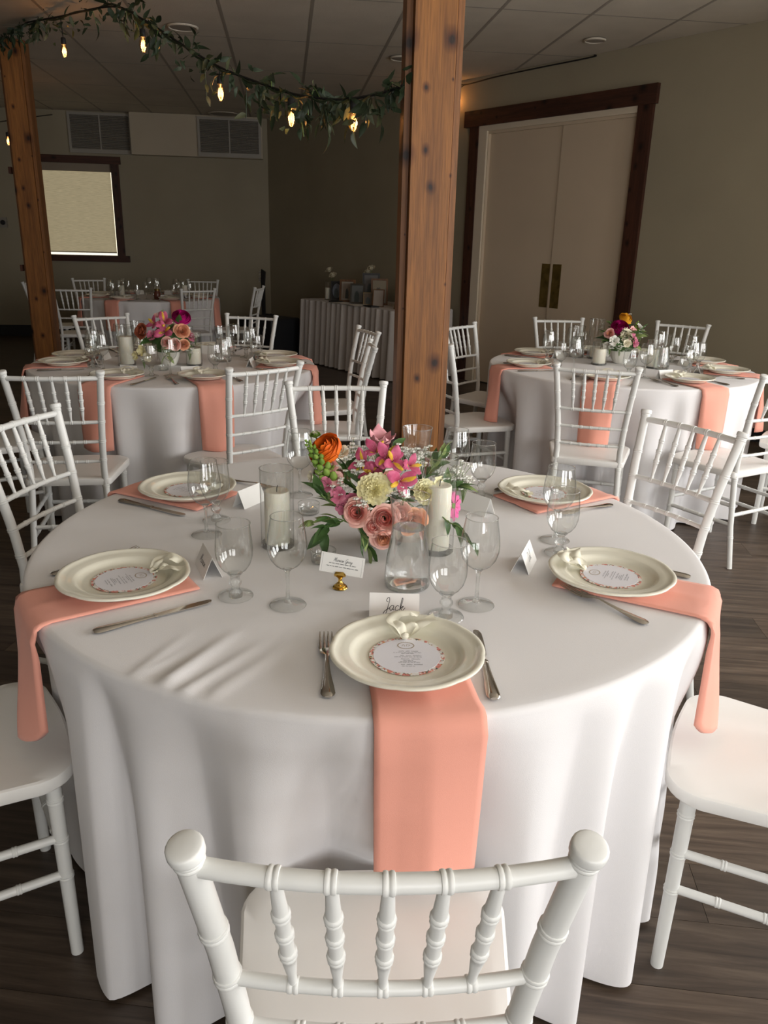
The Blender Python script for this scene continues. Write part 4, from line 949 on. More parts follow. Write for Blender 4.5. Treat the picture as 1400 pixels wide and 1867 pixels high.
# gold card holder and its card
gh=tag(empty('card_holder',(-.085,1.452,TZ)),'small shiny gold card holder standing before the carafe','card holder'); gh.rotation_euler=(0,0,R(-8))
MB().lathe([(0,0),(.0145,0),(.0155,.0015),(.0145,.0035),(.0115,.0045),(.0118,.0068),(.0095,.0085),(.0072,.0095),(.0074,.0115),(.0048,.0135),(.0036,.018),(.0046,.022),(.0085,.0265),(0,.027)],28).build('turned_base',M['gold'],gh,True,40)
b=MB()
for s in (-1,1): b.add([(-.011,s*.0012,.026),(.011,s*.0012,.026),(.012,s*.0012,.031),(.007,s*.0012,.036),(-.009,s*.0012,.036),(-.0115,s*.0012,.031)]+[(-.011,s*.0026,.026),(.011,s*.0026,.026),(.012,s*.004,.031),(.007,s*.003,.036),(-.009,s*.003,.036),(-.0115,s*.004,.031)],[tuple(range(5,-1,-1)),tuple(range(6,12))]+[(i,(i+1)%6,6+(i+1)%6,6+i) for i in range(6)])
b.build('clip_jaw',M['gold'],gh,True,30)
nc=tag(empty('name_card',(-.085,1.452,TZ+.0305)),'white printed card reading Marian Gray held in the gold holder','card'); nc.rotation_euler=(R(-14),R(5),R(-10))
MB().box((-.044,-.0004,0),(.046,.0004,.040)).build('card_face',M['paper'],nc,False)
b=MB(); Mt=Matrix.Translation((.002,-.0008,.0245))@Matrix.Rotation(R(90),4,'X'); word(b,'Marian Gray',.0036,.0005,Mt,True,.35)
for z,wd,sd in ((.0195,.056,3),(.0135,.064,4)): scribble(b,wd,.0017,.00055,Matrix.Translation((.002,-.0008,z))@Matrix.Rotation(R(90),4,'X'),sd)
b.build('lettering',M['ink'],nc,False)
b=MB(); Mt=Matrix.Translation((0,-.0007,0))@Matrix.Rotation(R(90),4,'X')
for x in (-.040,.042): ribbonline(b,[(x,.002),(x,.02),(x,.038)],.0004,Mt)
b.build('border_line',M['greyink'],nc,False)

# ------------------------------------------------------------------ flowers
def petals(b,n,prof,half,phase=0,ruf=0,rfreq=9,nu=4,nv=5,lean=.0,seed=0):
    q=random.Random(seed)
    for k in range(n):
        a0=2*math.pi*k/n+phase+q.uniform(-.12,.12); s=q.uniform(.9,1.08); ph=q.uniform(0,6)
        def fn(u,v):
            r,z=prof(v); a=a0+(u-.5)*2*half(v); e=abs(u-.5)*2
            z=z*s*(1-.22*e*e*v)+ruf*math.sin(rfreq*(u+ph))*v*v; r=r*s*(1+lean*(u-.5)*v)+ruf*.7*math.cos(rfreq*(u+ph))*v*v
            return (r*math.cos(a),r*math.sin(a),z)
        b.grid(fn,nu,nv)
def orient(o,p,d,s=1.0,spin=0):
    q=Vector(d).normalized().to_track_quat('Z','Y')@Quaternion((0,0,1),spin)
    o.matrix_local=Matrix.Translation(p)@q.to_matrix().to_4x4()@Matrix.Scale(s,4)
def fl_rose(par,name,R_,mo,mi,seed=0):
    b=MB()
    for i,(f,n,h,cu) in enumerate(((.50,4,1.02,.0),(.66,5,.98,.07),(.82,5,.88,.16),(1.0,6,.66,.30))):
        rr=R_*f; hh=R_*h
        petals(b,n,lambda v,rr=rr,hh=hh,cu=cu:(rr*(.35+.65*math.sin(min(1,v*1.15)*math.pi/2))+cu*rr*max(0,v-.75)*2.2, hh*(v**.75)-cu*R_*max(0,v-.78)*1.6),lambda v:.80*(1-.35*v**4),i*.55+seed,.0,seed=seed+i)
    o=b.build(name,mo,par,True,180)
    b=MB()
    def sp(u,v):
        t=u*3.3*2*math.pi+seed; r=R_*(.05+.50*u)*(1+.10*math.sin(2.5*t))+R_*.10*v**3; return (r*math.cos(t),r*math.sin(t),R_*(.30+(.80-.16*u)*v)-R_*.05*v**4*(1+math.sin(2.5*t+1)))
    b.grid(sp,84,5)
    b.build('flower_heart',mi,o,True,180); return o
def fl_carn(par,name,R_,m,seed=0):
    b=MB()
    for i in range(7):
        f=1-.13*i; rr=R_*f; hh=R_*(.10+.115*i)
        petals(b,8-(i>4)*2,lambda v,rr=rr,hh=hh:(rr*(.12+.88*v),hh*(.3+.7*v)+R_*.12*v),lambda v:(.45 if i<5 else .6)*(.7+.3*v),i*.41+seed,R_*.075,15,6,5,seed=seed+i)
    o=b.build(name,m,par,True,180); return o
def fl_ran(par,name,R_,m,mi,seed=0):
    b=MB()
    for i in range(9):
        f=1-.085*i; rr=R_*f; hh=R_*(.38+.055*i)
        petals(b,7,lambda v,rr=rr,hh=hh:(rr*math.sin((.25+.80*v)*math.pi/2*1.12),hh*(1-math.cos((v)*math.pi*.55))/.9*1.0),lambda v:.62,i*.37+seed,R_*.012,5,5,6,seed=seed+i)
    o=b.build(name,m,par,True,180); b=MB()
    for i in range(4): petals(b,5,lambda v,i=i:(R_*(.34-.08*i)*math.sin((.3+.75*v)*1.6),R_*(.62+.04*i)*(.35+.65*v)),lambda v:.75,i*.5,seed=i)
    b.build('flower_heart',mi,o,True,180); return o
def fl_tulip(par,name,H_,m,seed=0):
    b=MB()
    for i in range(2): petals(b,3,lambda v,i=i:(H_*(.40*math.sin(min(1,v*1.5)*1.45)+.22*max(0,v-.55)*(1+i*.5))*(1-.0*i),H_*(v**.9)*(1-.03*i)),lambda v:(1.05 if v<.6 else 1.05*(1-((v-.6)/.4)**2*.85)),i*1.05+seed,H_*.02,4,6,7,seed=seed+i)
    o=b.build(name,m,par,True,180); return o
def fl_alst(par,name,R_,seed=0):
    b=MB(); petals(b,3,lambda v:(R_*(.08+.85*v+.1*v*v),R_*(.75*math.sin(v*1.45))),lambda v:.55*math.sin(math.pi*(.18+.74*v))/(.3+.9*v)*1.05,seed,R_*.01,4,4,6,seed=seed)
    petals(b,1,lambda v:(R_*(.08+.85*v),R_*(.55*math.sin(v*1.45))),lambda v:.55*math.sin(math.pi*(.2+.7*v))/(.3+.9*v),seed+3.7,0,4,4,6,seed=seed)
    o=b.build(name,PT['alst'],par,True,180)
    b=MB(); petals(b,2,lambda v:(R_*(.06+.8*v),R_*(.68*math.sin(v*1.5))),lambda v:.25*math.sin(math.pi*(.15+.72*v))/(.28+.8*v),seed+.9,0,4,4,6,seed=seed+1); b.build('throat_petals',PT['throat'],o,True,180)
    b=MB()
    for k in range(5): a=k*1.26; b.tube([(0,0,0),(R_*.12*math.cos(a),R_*.12*math.sin(a),R_*.5),(R_*.25*math.cos(a),R_*.25*math.sin(a),R_*.75)],R_*.018,4)
    b.build('stamens',PT['stock'],o,True,180); return o
def fl_daisy(par,name,R_,m,mi,seed=0):
    b=MB()
    for i in range(2): petals(b,12,lambda v,i=i:(R_*(.15+.85*v)*(1-.15*i),R_*(.12+.10*i+.15*v-.15*v*v)),lambda v:.24*(1-.5*v**5),i*.26+seed,0,4,3,4,seed=i)
    o=b.build(name,m,par,True,180); MB().lathe([(R_*.26,R_*.10),(R_*.24,R_*.22),(R_*.1,R_*.28),(0,R_*.28)],14).build('flower_heart',mi,o,True,180); return o
def fl_cup(par,name,R_,m,seed=0):   # small ruffled bloom (stock, snapdragon lip, lisianthus)
    b=MB(); petals(b,5,lambda v:(R_*(.15+.85*math.sin(v*1.3)),R_*(.75*v**.8-.35*max(0,v-.6))),lambda v:.62,seed,R_*.09,7,5,5,seed=seed); petals(b,4,lambda v:(R_*.5*(.2+.8*v),R_*.8*v),lambda v:.6,seed+.5,R_*.08,7,4,4,seed=seed+2); return b.build(name,m,par,True,180)
LEAFM=[leafmesh('leaf',M['leaf'],.05,.022,.25),leafmesh('leaf',M['leaf'],.04,.02,.5),leafmesh('leaf',M['leafpale'],.045,.021,.3)]
def fl_spike(par,p0,p1,n,r0,seed,mb='budgreen'):
    p0=Vector(p0);p1=Vector(p1); q=random.Random(seed); ax=(p1-p0); L=ax.length; o=MB().tube([p0,p0.lerp(p1,.5)+Vector((-.004,0,.004)),p1],[.0032,.0028,.0015],6).build('flower_spike',M['stem'],par)
    b=MB(); d=ax.normalized(); t1=d.orthogonal().normalized(); t2=d.cross(t1)
    for k in range(n):
        t=.35+.65*k/(n-1); a=k*2.4; rr=r0*(1.25-t)*1.1; c=p0.lerp(p1,t)+(t1*math.cos(a)+t2*math.sin(a))*rr*.9
        Mx=Matrix.Translation(c)@(d*1.0+(t1*math.cos(a)+t2*math.sin(a))*.8).to_track_quat('Z','Y').to_matrix().to_4x4()
        b.lathe([(0,-rr*.6),(rr*.55,-rr*.3),(rr*.62,rr*.2),(rr*.35,rr*.8),(0,rr*1.05)],8,Mx)
    b.build('buds',PT[mb],o,True,180); return o
def breath(par,pts,seed,m='white',r=.0068):
    q=random.Random(seed); b=MB(); s=MB()
    base=Vector(pts[0])
    for p in pts:
        p=Vector(p)
        for k in range(16):
            c=p+Vector((q.gauss(0,.010),q.gauss(0,.010),q.gauss(0,.009)))
            for j in range(5):
                a=j*1.257; dd=Vector((math.cos(a),math.sin(a),.4)).normalized(); b.lathe([(0,-r*.2),(r*.5,0),(r*.3,r*.3),(0,r*.35)],5,Matrix.Translation(c+dd*r*.6))
            s.tube([p+Vector((0,0,-.05)),p.lerp(c,.5)+Vector((0,0,-.015)),c],.0006,3,False)
    o=b.build('small_white_blossoms',PT[m],par,True,180); o['kind']='stuff'; o2=s.build('thin_stems',M['stem'],par,True,180); o2['kind']='stuff'
def bowl(par,x,y,r0,r1,h,z0=TZ):
    rf=lambda a,r,z:1+.02*math.cos(14*a+z*30)*(1 if z>.006 else 0)
    MB().lathe([(0,.002),(r0*.85,0),(r0,.003),(r0*1.12,.012),(r0+(r1-r0)*.55,h*.4),(r1*.96,h*.75),(r1,h),(r1*.965,h+.001),(r1*.93,h*.75),(r0*1.0,.012),(0,.010)],56,Matrix.Translation((x,y,z0)),False,False,rf).build('bowl',M['ceramic'],par,True,60)
def foliage(par,c,n,R_,seed,zs=(.0,.7),meshes=None,sc=(.8,1.4)):
    q=random.Random(seed)
    for k in range(n):
        a=q.uniform(0,6.283); zz=q.uniform(*zs); d=Vector((math.cos(a)*(1-zz*.5),math.sin(a)*(1-zz*.5),zz)); p=Vector(c)+d*R_*q.uniform(.2,.8)
        putleaf(par,q.choice(meshes or LEAFM),p,d+Vector((q.uniform(-.5,.5),q.uniform(-.5,.5),q.uniform(-.5,.4))),q.uniform(-1,1),sc=q.uniform(*sc))
def sprigleaf(par,pts,n,seed,sc=1.0,me=None):
    q=random.Random(seed); P=catmull(pts,6); MB().tube(P,.0016,5).build('sprig_stem',M['stem'],par)
    for k in range(n):
        i=int((k+1)/(n+.2)*(len(P)-1)); d=(P[min(i+1,len(P)-1)]-P[max(i-1,0)]).normalized(); sd=Vector((q.uniform(-1,1),q.uniform(-.6,.6),q.uniform(-.3,1)))
        putleaf(par,me or q.choice(LEAFM),P[i],d+sd*.8,q.uniform(-1,1),sc=sc*q.uniform(.8,1.2))

cp=tag(empty('floral_centerpiece'),'colourful flower arrangement in a white bowl on the front table','flower arrangement')
def put(o,lab=None):
    if lab: o['label']=lab
    return o
BX,BY=-.002,1.715
bowl(cp,BX,BY,.040,.072,.078)
MB().lathe([(0,-.02),(.05,-.015),(.064,.0),(.052,.022),(.03,.034),(0,.038)],20,Matrix.Translation((BX,BY,TZ+.088))).build('foliage_core',M['leaf'],cp)
toc=Vector((0,-.8,.45))
def F_(o,p,d,lab,s=1.0,spin=0): orient(o,Vector(p),d,s,spin); put(o,lab); return o
def stemto(p,q=None):
    q=q or (BX,BY,TZ+.09); a=Vector(q);c=Vector(p); MB().tube([a,a.lerp(c,.5)+Vector((0,0,.008)),c],.0022,5).build('flower_stem',M['stem'],cp)
F_(fl_tulip(cp,'tulip',.058,PT['tulip'],.3),(-0.0136,1.76,0.9648),(.08,-.15,1),'pale pink open tulip standing above the rest'); stemto((-0.0136,1.76,0.9622))
F_(fl_ran(cp,'ranunculus',.040,PT['orange'],PT['orangecore'],.2),(-0.1259,1.7,0.9777),(-.50,-.62,.75),'bright orange ranunculus'); stemto((-0.1251,1.705,0.9688))
F_(fl_rose(cp,'flower_bud',.012,PT['budgreen'],PT['cream'],1),(-0.1592,1.73,1.006),(-.1,-.2,1),'small closed green bud'); stemto((-0.158,1.73,1.005),(-0.1199,1.72,0.9417))
fl_spike(cp,(-0.0886,1.66,0.877),(-0.1729,1.67,1.013),34,.0165,3)
put(cp.children[-1],'green snapdragon spike')
for i,(px,nm,col,rr,d,lab) in enumerate((
 ((-0.1026,1.72,0.9679),'lisianthus','cream',.022,(-.1,-.5,.9),'cream ruffled bloom'),
 ((-0.1164,1.67,0.9559),'snapdragon_bloom','blush',.019,(-.3,-.8,.4),'pale peach snapdragon bloom'),
 ((-0.1072,1.66,0.9313),'snapdragon_bloom','blush',.017,(.1,-.9,.3),None),
 ((-0.1254,1.645,0.919),'snapdragon_bloom','stock',.018,(-.4,-.8,.3),None),
 ((-0.0997,1.64,0.8998),'stock_bloom','stock',.020,(-.2,-.9,.3),None),
 ((-0.073,1.64,0.8841),'stock_bloom','stock',.018,(.1,-.9,.5),None),
 ((-0.0884,1.635,0.8739),'stock_bloom','stock',.018,(-.3,-.9,.1),None),
 ((-0.1183,1.68,0.9276),'stock_bloom','stock',.018,(-.6,-.5,.4),None),
 ((-0.1575,1.655,0.934),'snapdragon_bloom','cream',.013,(-.8,-.4,.1),'cream snapdragon lip'),
 ((-0.1398,1.66,0.9519),'snapdragon_bloom','cream',.012,(-.5,-.6,.3),None))):
    F_(fl_cup(cp,nm,rr,PT[col],i),px,d,lab,1.0,i)
for i,(px,rr,d) in enumerate((((0.0006,1.68,0.9738),.030,(.15,-.85,.55)),((0.0164,1.66,0.9722),.027,(.3,-.85,.45)),((0.0316,1.63,0.9366),.031,(.30,-.9,.3)),((-0.0492,1.69,0.9571),.026,(-.5,-.7,.5)),((0.0519,1.67,0.9604),.025,(.6,-.7,.45)),((-0.0219,1.71,0.9778),.026,(-.1,-.5,.9)),((-0.0325,1.67,0.938),.023,(-.3,-.9,.3)),((-0.0172,1.68,0.9532),.024,(0,-.9,.3)))):
    F_(fl_alst(cp,'alstroemeria',rr*1.12,i*1.3),px,d,'magenta pink alstroemeria with yellow throat' if i==0 else None)
F_(fl_carn(cp,'carnation',.037,PT['yellow'],1),(-0.0214,1.62,0.9196),(-.05,-.92,.42),'pale yellow ruffled carnation facing the camera')
F_(fl_carn(cp,'carnation',.031,PT['yellow'],2.2),(0.0865,1.66,0.9035),(.45,-.8,.35),'pale yellow carnation behind the right candle')
F_(fl_cup(cp,'lisianthus',.024,PT['yellow'],4),(0.1184,1.69,0.9078),(.6,-.6,.4),None)
F_(fl_rose(cp,'rose',.0285,PT['pinkrose'],PT['rosecore'],1),(-0.0561,1.615,0.8689),(-.20,-.92,.30),'pink rose at the left of the rose cluster')
F_(fl_rose(cp,'rose',.0305,PT['pinkrose'],PT['rosecore'],2),(-0.0008,1.608,0.8589),(.08,-.95,.28),'pink rose in the middle of the cluster')
F_(fl_rose(cp,'rose',.0225,PT['pinkrose'],PT['rosecore'],3),(-0.0207,1.602,0.8466),(-.10,-.95,.12),'small deep pink rose')
F_(fl_rose(cp,'rose',.0255,PT['pinkrose'],PT['peach'],4),(-0.0011,1.604,0.8222),(.05,-.95,-.05),'peach pink rose lowest over the bowl rim')
F_(fl_rose(cp,'rose',.030,PT['peach'],PT['peach'],5),(0.0584,1.625,0.8481),(.35,-.9,.25),'peach rose seen through the carafe')
F_(fl_rose(cp,'rose',.026,PT['pinkrose'],PT['pinkrose'],6),(0.0312,1.62,0.867),(.25,-.9,.3),None)
F_(fl_daisy(cp,'gerbera',.034,PT['hot'],PT['budgreen'],0),(0.1515,1.69,0.8643),(.75,-.6,.18),'hot pink gerbera with a green heart')
breath(cp,[(-0.0788,1.74,0.9787),(-0.0449,1.74,0.9719),(-0.057,1.67,0.955),(-0.09,1.72,0.9477),(-0.0188,1.75,0.9777)],1)
breath(cp,[(0.0459,1.72,0.9846),(0.0711,1.72,0.9725),(0.0946,1.74,0.9652),(0.1201,1.74,0.9581),(0.148,1.72,0.9255),(0.1692,1.74,0.9333),(0.13,1.71,0.9227),(0.0406,1.62,0.9125),(-0.048,1.61,0.8947)],2)
breath(cp,[(-0.0009,1.62,0.9052),(-0.0956,1.65,0.9145),(0.0808,1.7,0.9591),(0.1812,1.73,0.9076)],6)
foliage(cp,(BX,BY,TZ+.085),46,.10,4,(.0,.8))
sprigleaf(cp,[(-0.072,1.63,0.8363),(-0.1075,1.615,0.8535),(-0.149,1.61,0.8453),(-0.1588,1.6,0.8436)],7,2,.9,LEAFM[2])
sprigleaf(cp,[(-0.0849,1.64,0.8646),(-0.1206,1.63,0.8861),(-0.1386,1.63,0.9045)],8,3,1.1)
sprigleaf(cp,[(-0.0903,1.63,0.8423),(-0.119,1.61,0.8359),(-0.1302,1.6,0.8266)],7,4,1.1)
sprigleaf(cp,[(-0.0595,1.62,0.8403),(-0.0465,1.6,0.8225),(-0.0363,1.592,0.7964)],7,5,1.0)
sprigleaf(cp,[(0.0841,1.68,0.9203),(0.1082,1.7,0.9534),(0.128,1.72,0.9766)],9,6,1.1)
sprigleaf(cp,[(0.0971,1.67,0.8916),(0.1407,1.69,0.9058),(0.1661,1.7,0.9086)],7,7,1.0)
sprigleaf(cp,[(0.1099,1.66,0.8695),(0.1395,1.63,0.8485),(0.1661,1.61,0.8411),(0.1864,1.56,0.8227)],6,8,1.0,LEAFM[1])
sprigleaf(cp,[(-0.0245,1.65,0.8628),(-0.0753,1.68,0.916),(-0.0864,1.7,0.9482)],8,9,1.0,LEAFM[0])
sprigleaf(cp,[(-0.001,1.66,0.8986),(-0.0142,1.68,0.9304),(0.0186,1.75,0.9917)],7,10,.9,LEAFM[0])

def small_bouquet(c,lab,spec,seed,core=.072):
    r=tag(empty('floral_centerpiece'),lab,'flower arrangement'); x,y=c
    bowl(r,x,y,.038,.062,.075)
    MB().lathe([(0,-.045),(core*.7,-.035),(core*1.15,.0),(core*1.2,.04),(core*.9,.08),(0,.10)],14,Matrix.Translation((x,y,TZ+.10))).build('foliage_core',M['leaf'],r)
    foliage(r,(x,y,TZ+.125),75,.13,seed,(-.1,.8),None,(1.1,1.9))
    for k,(kind,p,d,rr,m1,m2,lb) in enumerate(spec):
        rr*=.92 if kind=='rose' else 1.2
        o={'rose':lambda:fl_rose(r,'rose',rr,PT[m1],PT[m2],k),'carn':lambda:fl_carn(r,'carnation',rr,PT[m1],k),'cup':lambda:fl_cup(r,'lisianthus',rr,PT[m1],k),'alst':lambda:fl_alst(r,'alstroemeria',rr,k),'ran':lambda:fl_ran(r,'ranunculus',rr,PT[m1],PT[m2],k)}[kind]()
        orient(o,Vector(p),d,1,k)
        if lb: o['label']=lb
    return r
b2=small_bouquet((-1.183,4.27),'flower arrangement with a magenta peony in a white bowl on the left round table',[
 ('ran',(-1.107,4.28,1.006),(.3,-.6,.7),.040,'magenta','magenta','magenta peony'),('rose',(-1.093,4.22,0.9473),(.3,-.9,.4),.040,'peach','peach','peach rose'),
 ('alst',(-1.18,4.22,0.9932),(0,-.8,.6),.042,'','',None),('alst',(-1.177,4.2,0.9473),(0,-.9,.3),.042,'','',None),('alst',(-1.236,4.24,0.9785),(-.5,-.7,.5),.036,'','',None),
 ('rose',(-1.293,4.22,0.9422),(-.5,-.8,.3),.042,'rust','rust','rust coloured rose'),('rose',(-1.121,4.17,0.887),(.2,-.95,.1),.034,'pinkrose','pinkrose',None),('rose',(-1.08,4.2,0.8844),(.4,-.9,.1),.030,'peach','peach',None),
 ('cup',(-1.279,4.15,0.8515),(-.4,-.9,.1),.025,'yellow','',None),('cup',(-1.31,4.13,0.8308),(-.6,-.8,0),.022,'yellow','',None),('cup',(-1.247,4.12,0.8281),(0,-.9,-.2),.022,'cream','',None),('cup',(-1.074,4.3,0.9101),(.8,-.4,.3),.025,'stock','',None),('cup',(-1.141,4.24,0.9581),(.1,-.8,.5),.024,'blush','',None),('cup',(-1.242,4.2,0.9258),(-.2,-.9,.3),.024,'stock','',None),('rose',(-1.153,4.15,0.8972),(0,-.95,.2),.03,'pinkrose','rosecore',None),('cup',(-1.23,4.28,1.015),(-.2,-.6,.8),.02,'blush','',None)],21)
fl_spike(b2,(-1.199,4.28,0.9525),(-1.21,4.3,1.048),14,.016,5); breath(b2,[(-1.053,4.2,0.8507),(-1.041,4.3,0.9196),(-1.273,4.12,0.8132)],8,'white',.007)
sprigleaf(b2,[(-1.242,4.2,0.8459),(-1.17,4.15,0.8543),(-1.149,4.12,0.8305)],7,3,1.2,LEAFM[2])
b3=small_bouquet((1.40,4.80),'flower arrangement with a magenta peony and golden bloom on the right round table',[
 ('ran',(1.371,4.78,0.9647),(-.1,-.85,.5),.043,'magenta','magenta','large magenta peony'),('ran',(1.418,4.85,1.01),(.2,-.6,.8),.035,'gold','gold','golden ranunculus'),
 ('carn',(1.403,4.74,0.9315),(.3,-.9,.3),.036,'cream','',None),('rose',(1.314,4.76,0.9366),(-.5,-.8,.3),.030,'blush','peach',None),('cup',(1.325,4.7,0.9024),(-.1,-.9,.3),.028,'white','',None),
 ('cup',(1.435,4.74,0.9132),(.5,-.8,.2),.026,'stock','',None),('cup',(1.454,4.74,0.8913),(.6,-.8,.1),.024,'stock','',None),('cup',(1.4,4.7,0.8916),(.1,-.9,.1),.022,'cream','',None),('cup',(1.454,4.8,0.9518),(.5,-.6,.6),.024,'blush','',None),
 ('cup',(1.295,4.72,0.8737),(-.5,-.8,0),.022,'white','',None),('cup',(1.499,4.8,0.9336),(.7,-.6,.4),.022,'white','',None),('cup',(1.496,4.82,0.9733),(.6,-.5,.6),.02,'white','',None)],22)
fl_spike(b3,(1.468,4.8,0.9167),(1.501,4.86,1.005),14,.017,6); breath(b3,[(1.508,4.8,0.9403),(1.506,4.84,0.9747),(1.441,4.86,1.032),(1.306,4.7,0.8701),(1.359,4.68,0.8676)],9,'white',.007)
sprigleaf(b3,[(1.373,4.72,0.8436),(1.439,4.76,0.9302),(1.513,4.8,0.9533)],9,4,1.2)

# ------------------------------------------------------------------ skirted photo table by the right wall
ta=Vector((-1.08,9.927,0.74)); tb=Vector((0.1223,8.814,0.74)); ta.z=tb.z=0
tdir=WU.copy(); tn=WN.copy(); tl=1.85; tw_=.76
orig=Vector((-1.06,9.80,0)); MT=Matrix(((tdir.x,-tn.x,0,orig.x),(tdir.y,-tn.y,0,orig.y),(0,0,1,0),(0,0,0,1)))   # x along the front, y towards the wall
pt=tag(empty('skirted_table'),'long photo table with a pleated white skirt against the right wall','table'); pt.matrix_world=MT
b=MB(); b.box((0,0,.722),(tl,tw_,.74)); b.build('tabletop_cloth',M['skirt'],pt,False)
b=MB(); per=[(0,tw_),(0,0),(tl,0),(tl,tw_)]; pts=[]
for (ax,ay),(cx,cy) in zip(per[:-1],per[1:]):
    d=Vector((cx-ax,cy-ay)); L=d.length; n=Vector((d.y,-d.x))/L; m=int(L*90)
    for k in range(m+(1 if (cx,cy)==per[-1] else 0)): s=k/m*L; pts.append((Vector((ax,ay))+d*(k/m),n if False else Vector((d.y/L,-d.x/L)),s))
v=[];nz=8
for j in range(nz+1):
    z=.74-.005-(.735-.012)*j/nz
    for p,n,s in pts:
        a=(.012+.020*(j/nz)); o=a*(.9+math.sin(s*58+1.1*math.sin(s*9))+.4*math.sin(s*29+2)); v.append((p.x-n.x*-1*o*-1 if False else p.x+n.x*o,p.y+n.y*o,z))
mm=len(pts); b.add(v,[(j*mm+k,j*mm+k+1,(j+1)*mm+k+1,(j+1)*mm+k) for j in range(nz) for k in range(mm-1)]); b.build('pleated_skirt',M['skirt'],pt,True,180)
TT=.741
def printmat(name,bg,fg,sx=1.0,oval=False):
    m,nt,b=newmat(name); b.inputs['Roughness'].default_value=.4; tc=N(nt,'ShaderNodeTexCoord'); mp=N(nt,'ShaderNodeMapping'); nt.links.new(tc.outputs['Generated'],mp.inputs[0]); mp.inputs['Location'].default_value=(-.5,-.5,-.32); 
    g=N(nt,'ShaderNodeTexGradient',gradient_type='SPHERICAL'); m2=N(nt,'ShaderNodeMapping'); m2.inputs['Scale'].default_value=(3.2*sx,0,2.0); nt.links.new(mp.outputs[0],m2.inputs[0]); n=N(nt,'ShaderNodeTexNoise'); n.inputs['Scale'].default_value=5
    nt.links.new(tc.outputs['Generated'],n.inputs['Vector']); ad=N(nt,'ShaderNodeMix',data_type='VECTOR'); ad.inputs[0].default_value=.25; nt.links.new(m2.outputs[0],ad.inputs[4]); nt.links.new(n.outputs['Color'],ad.inputs[5]); nt.links.new(ad.outputs[1],g.inputs[0])
    r=ramp(nt,[(.25,bg),(.4,fg)]); nt.links.new(g.outputs[0],r.inputs[0]); nt.links.new(r.outputs[0],b.inputs['Base Color']); return m
wd_br=wood('brown_frame_wood',(.10,.04,.014),(.22,.10,.035),False); wd_dk=plain('black_frame',(.014,.013,.014),.4); wd_gold=plain('bronze_frame',(.16,.11,.05),.45,.4); maroon=plain('maroon_cover',(.10,.012,.015),.6)
def frame(u,vv,wid,hei,t,yaw,tilt,mf,pm,label,mat=None,oval=False):
    r=tag(empty('picture_frame'),label,'picture frame','framed photos on the skirted table')
    r.matrix_world=MT@Matrix.Translation((u,vv,TT))@Matrix.Rotation(R(yaw),4,'Z')@Matrix.Rotation(R(-tilt),4,'X')
    b=MB(); w2=wid/2
    b.box((-w2,0,0),(-w2+t,.018,hei)); b.box((w2-t,0,0),(w2,.018,hei)); b.box((-w2+t,0,0),(w2-t,.018,t)); b.box((-w2+t,0,hei-t),(w2-t,.018,hei)); b.build('frame_moulding',mf,r,False)
    b=MB(); b.box((-w2+t,.010,t),(w2-t,.014,hei-t)); b.build('mat_board',mat or M['black'],r,False)
    k=t+(.018 if mat else .0)
    if oval:
        pts=[((w2-t)*.86*math.cos(a*math.pi/16),hei/2+(hei/2-t)*.86*math.sin(a*math.pi/16)) for a in range(32)]; b=MB(); b.add([(x,.0085,z) for x,z in pts]+[(x,.0105,z) for x,z in pts],[tuple(range(32))]+[(i,(i+1)%32,32+(i+1)%32,32+i) for i in range(32)])
    else: b=MB(); b.box((-w2+k,.0075,k),(w2-k,.0105,hei-k))
    b.build('photo_print',pm,r,False)
    b=MB(); b.add([(-.03,.018,hei*.75),(.03,.018,hei*.75),(.03,.018+hei*.30,hei*.10),(-.03,.018+hei*.30,hei*.10),(-.03,.021,hei*.75),(.03,.021,hei*.75),(.03,.023+hei*.30,hei*.10),(-.03,.023+hei*.30,hei*.10)],[(0,1,2,3),(7,6,5,4),(0,4,5,1),(1,5,6,2),(2,6,7,3),(3,7,4,0)]); b.build('easel_back',wd_dk,r,False)
cr=plain('cream_mat',(.33,.29,.24),.7)
frame(.42,.22,.145,.225,.014,50,10,wd_dk,printmat('photo_blue',(.15,.18,.24),(.03,.05,.055)),'black frame with an oval blue-grey photo at the left of the group',None,True)
frame(.66,.20,.185,.255,.024,46,12,wd_br,printmat('photo_sepia',(.24,.19,.15),(.02,.028,.025),1.4),'brown wooden frame with a dark figure photo in the front row',cr)
frame(.83,.42,.20,.33,.022,52,8,wd_dk,printmat('photo_grey',(.11,.105,.10),(.02,.04,.045)),'tall black frame at the back of the group')
frame(.90,.17,.17,.225,.020,46,14,plain('dark_pewter_frame',(.06,.055,.045),.4,.4),printmat('photo_silver',(.13,.14,.14),(.03,.05,.05),1.2),'pewter frame with a pale grey photo in front of the tall black frame')
frame(1.12,.32,.19,.285,.020,52,8,wd_br,printmat('photo_tan',(.20,.16,.095),(.02,.026,.022)),'brown frame with a tan photo behind the two small ones')
frame(1.12,.17,.12,.14,.012,52,10,wd_gold,printmat('photo_brown',(.12,.08,.04),(.02,.03,.025)),'smallest bronze photo frame standing low at the right')
frame(1.33,.14,.125,.19,.008,44,18,wd_br,plain('text_page',(.34,.29,.25),.7),'narrow brown frame holding a pale page')
frame(1.52,.34,.13,.18,.012,52,8,plain('dark_teal_frame',(.02,.028,.03),.4),printmat('photo_dark',(.05,.06,.065),(.02,.02,.02)),'small dark frame near the maroon book')
b=MB(); b.box((-.11,-.012,0),(.11,.012,.30)); o=b.build('photo_album',maroon,None,False); o.matrix_world=MT@Matrix.Translation((1.72,.45,TT))@Matrix.Rotation(R(50),4,'Z')@Matrix.Rotation(R(-6),4,'X'); tag(o,'maroon album standing at the right end of the photo table','book')
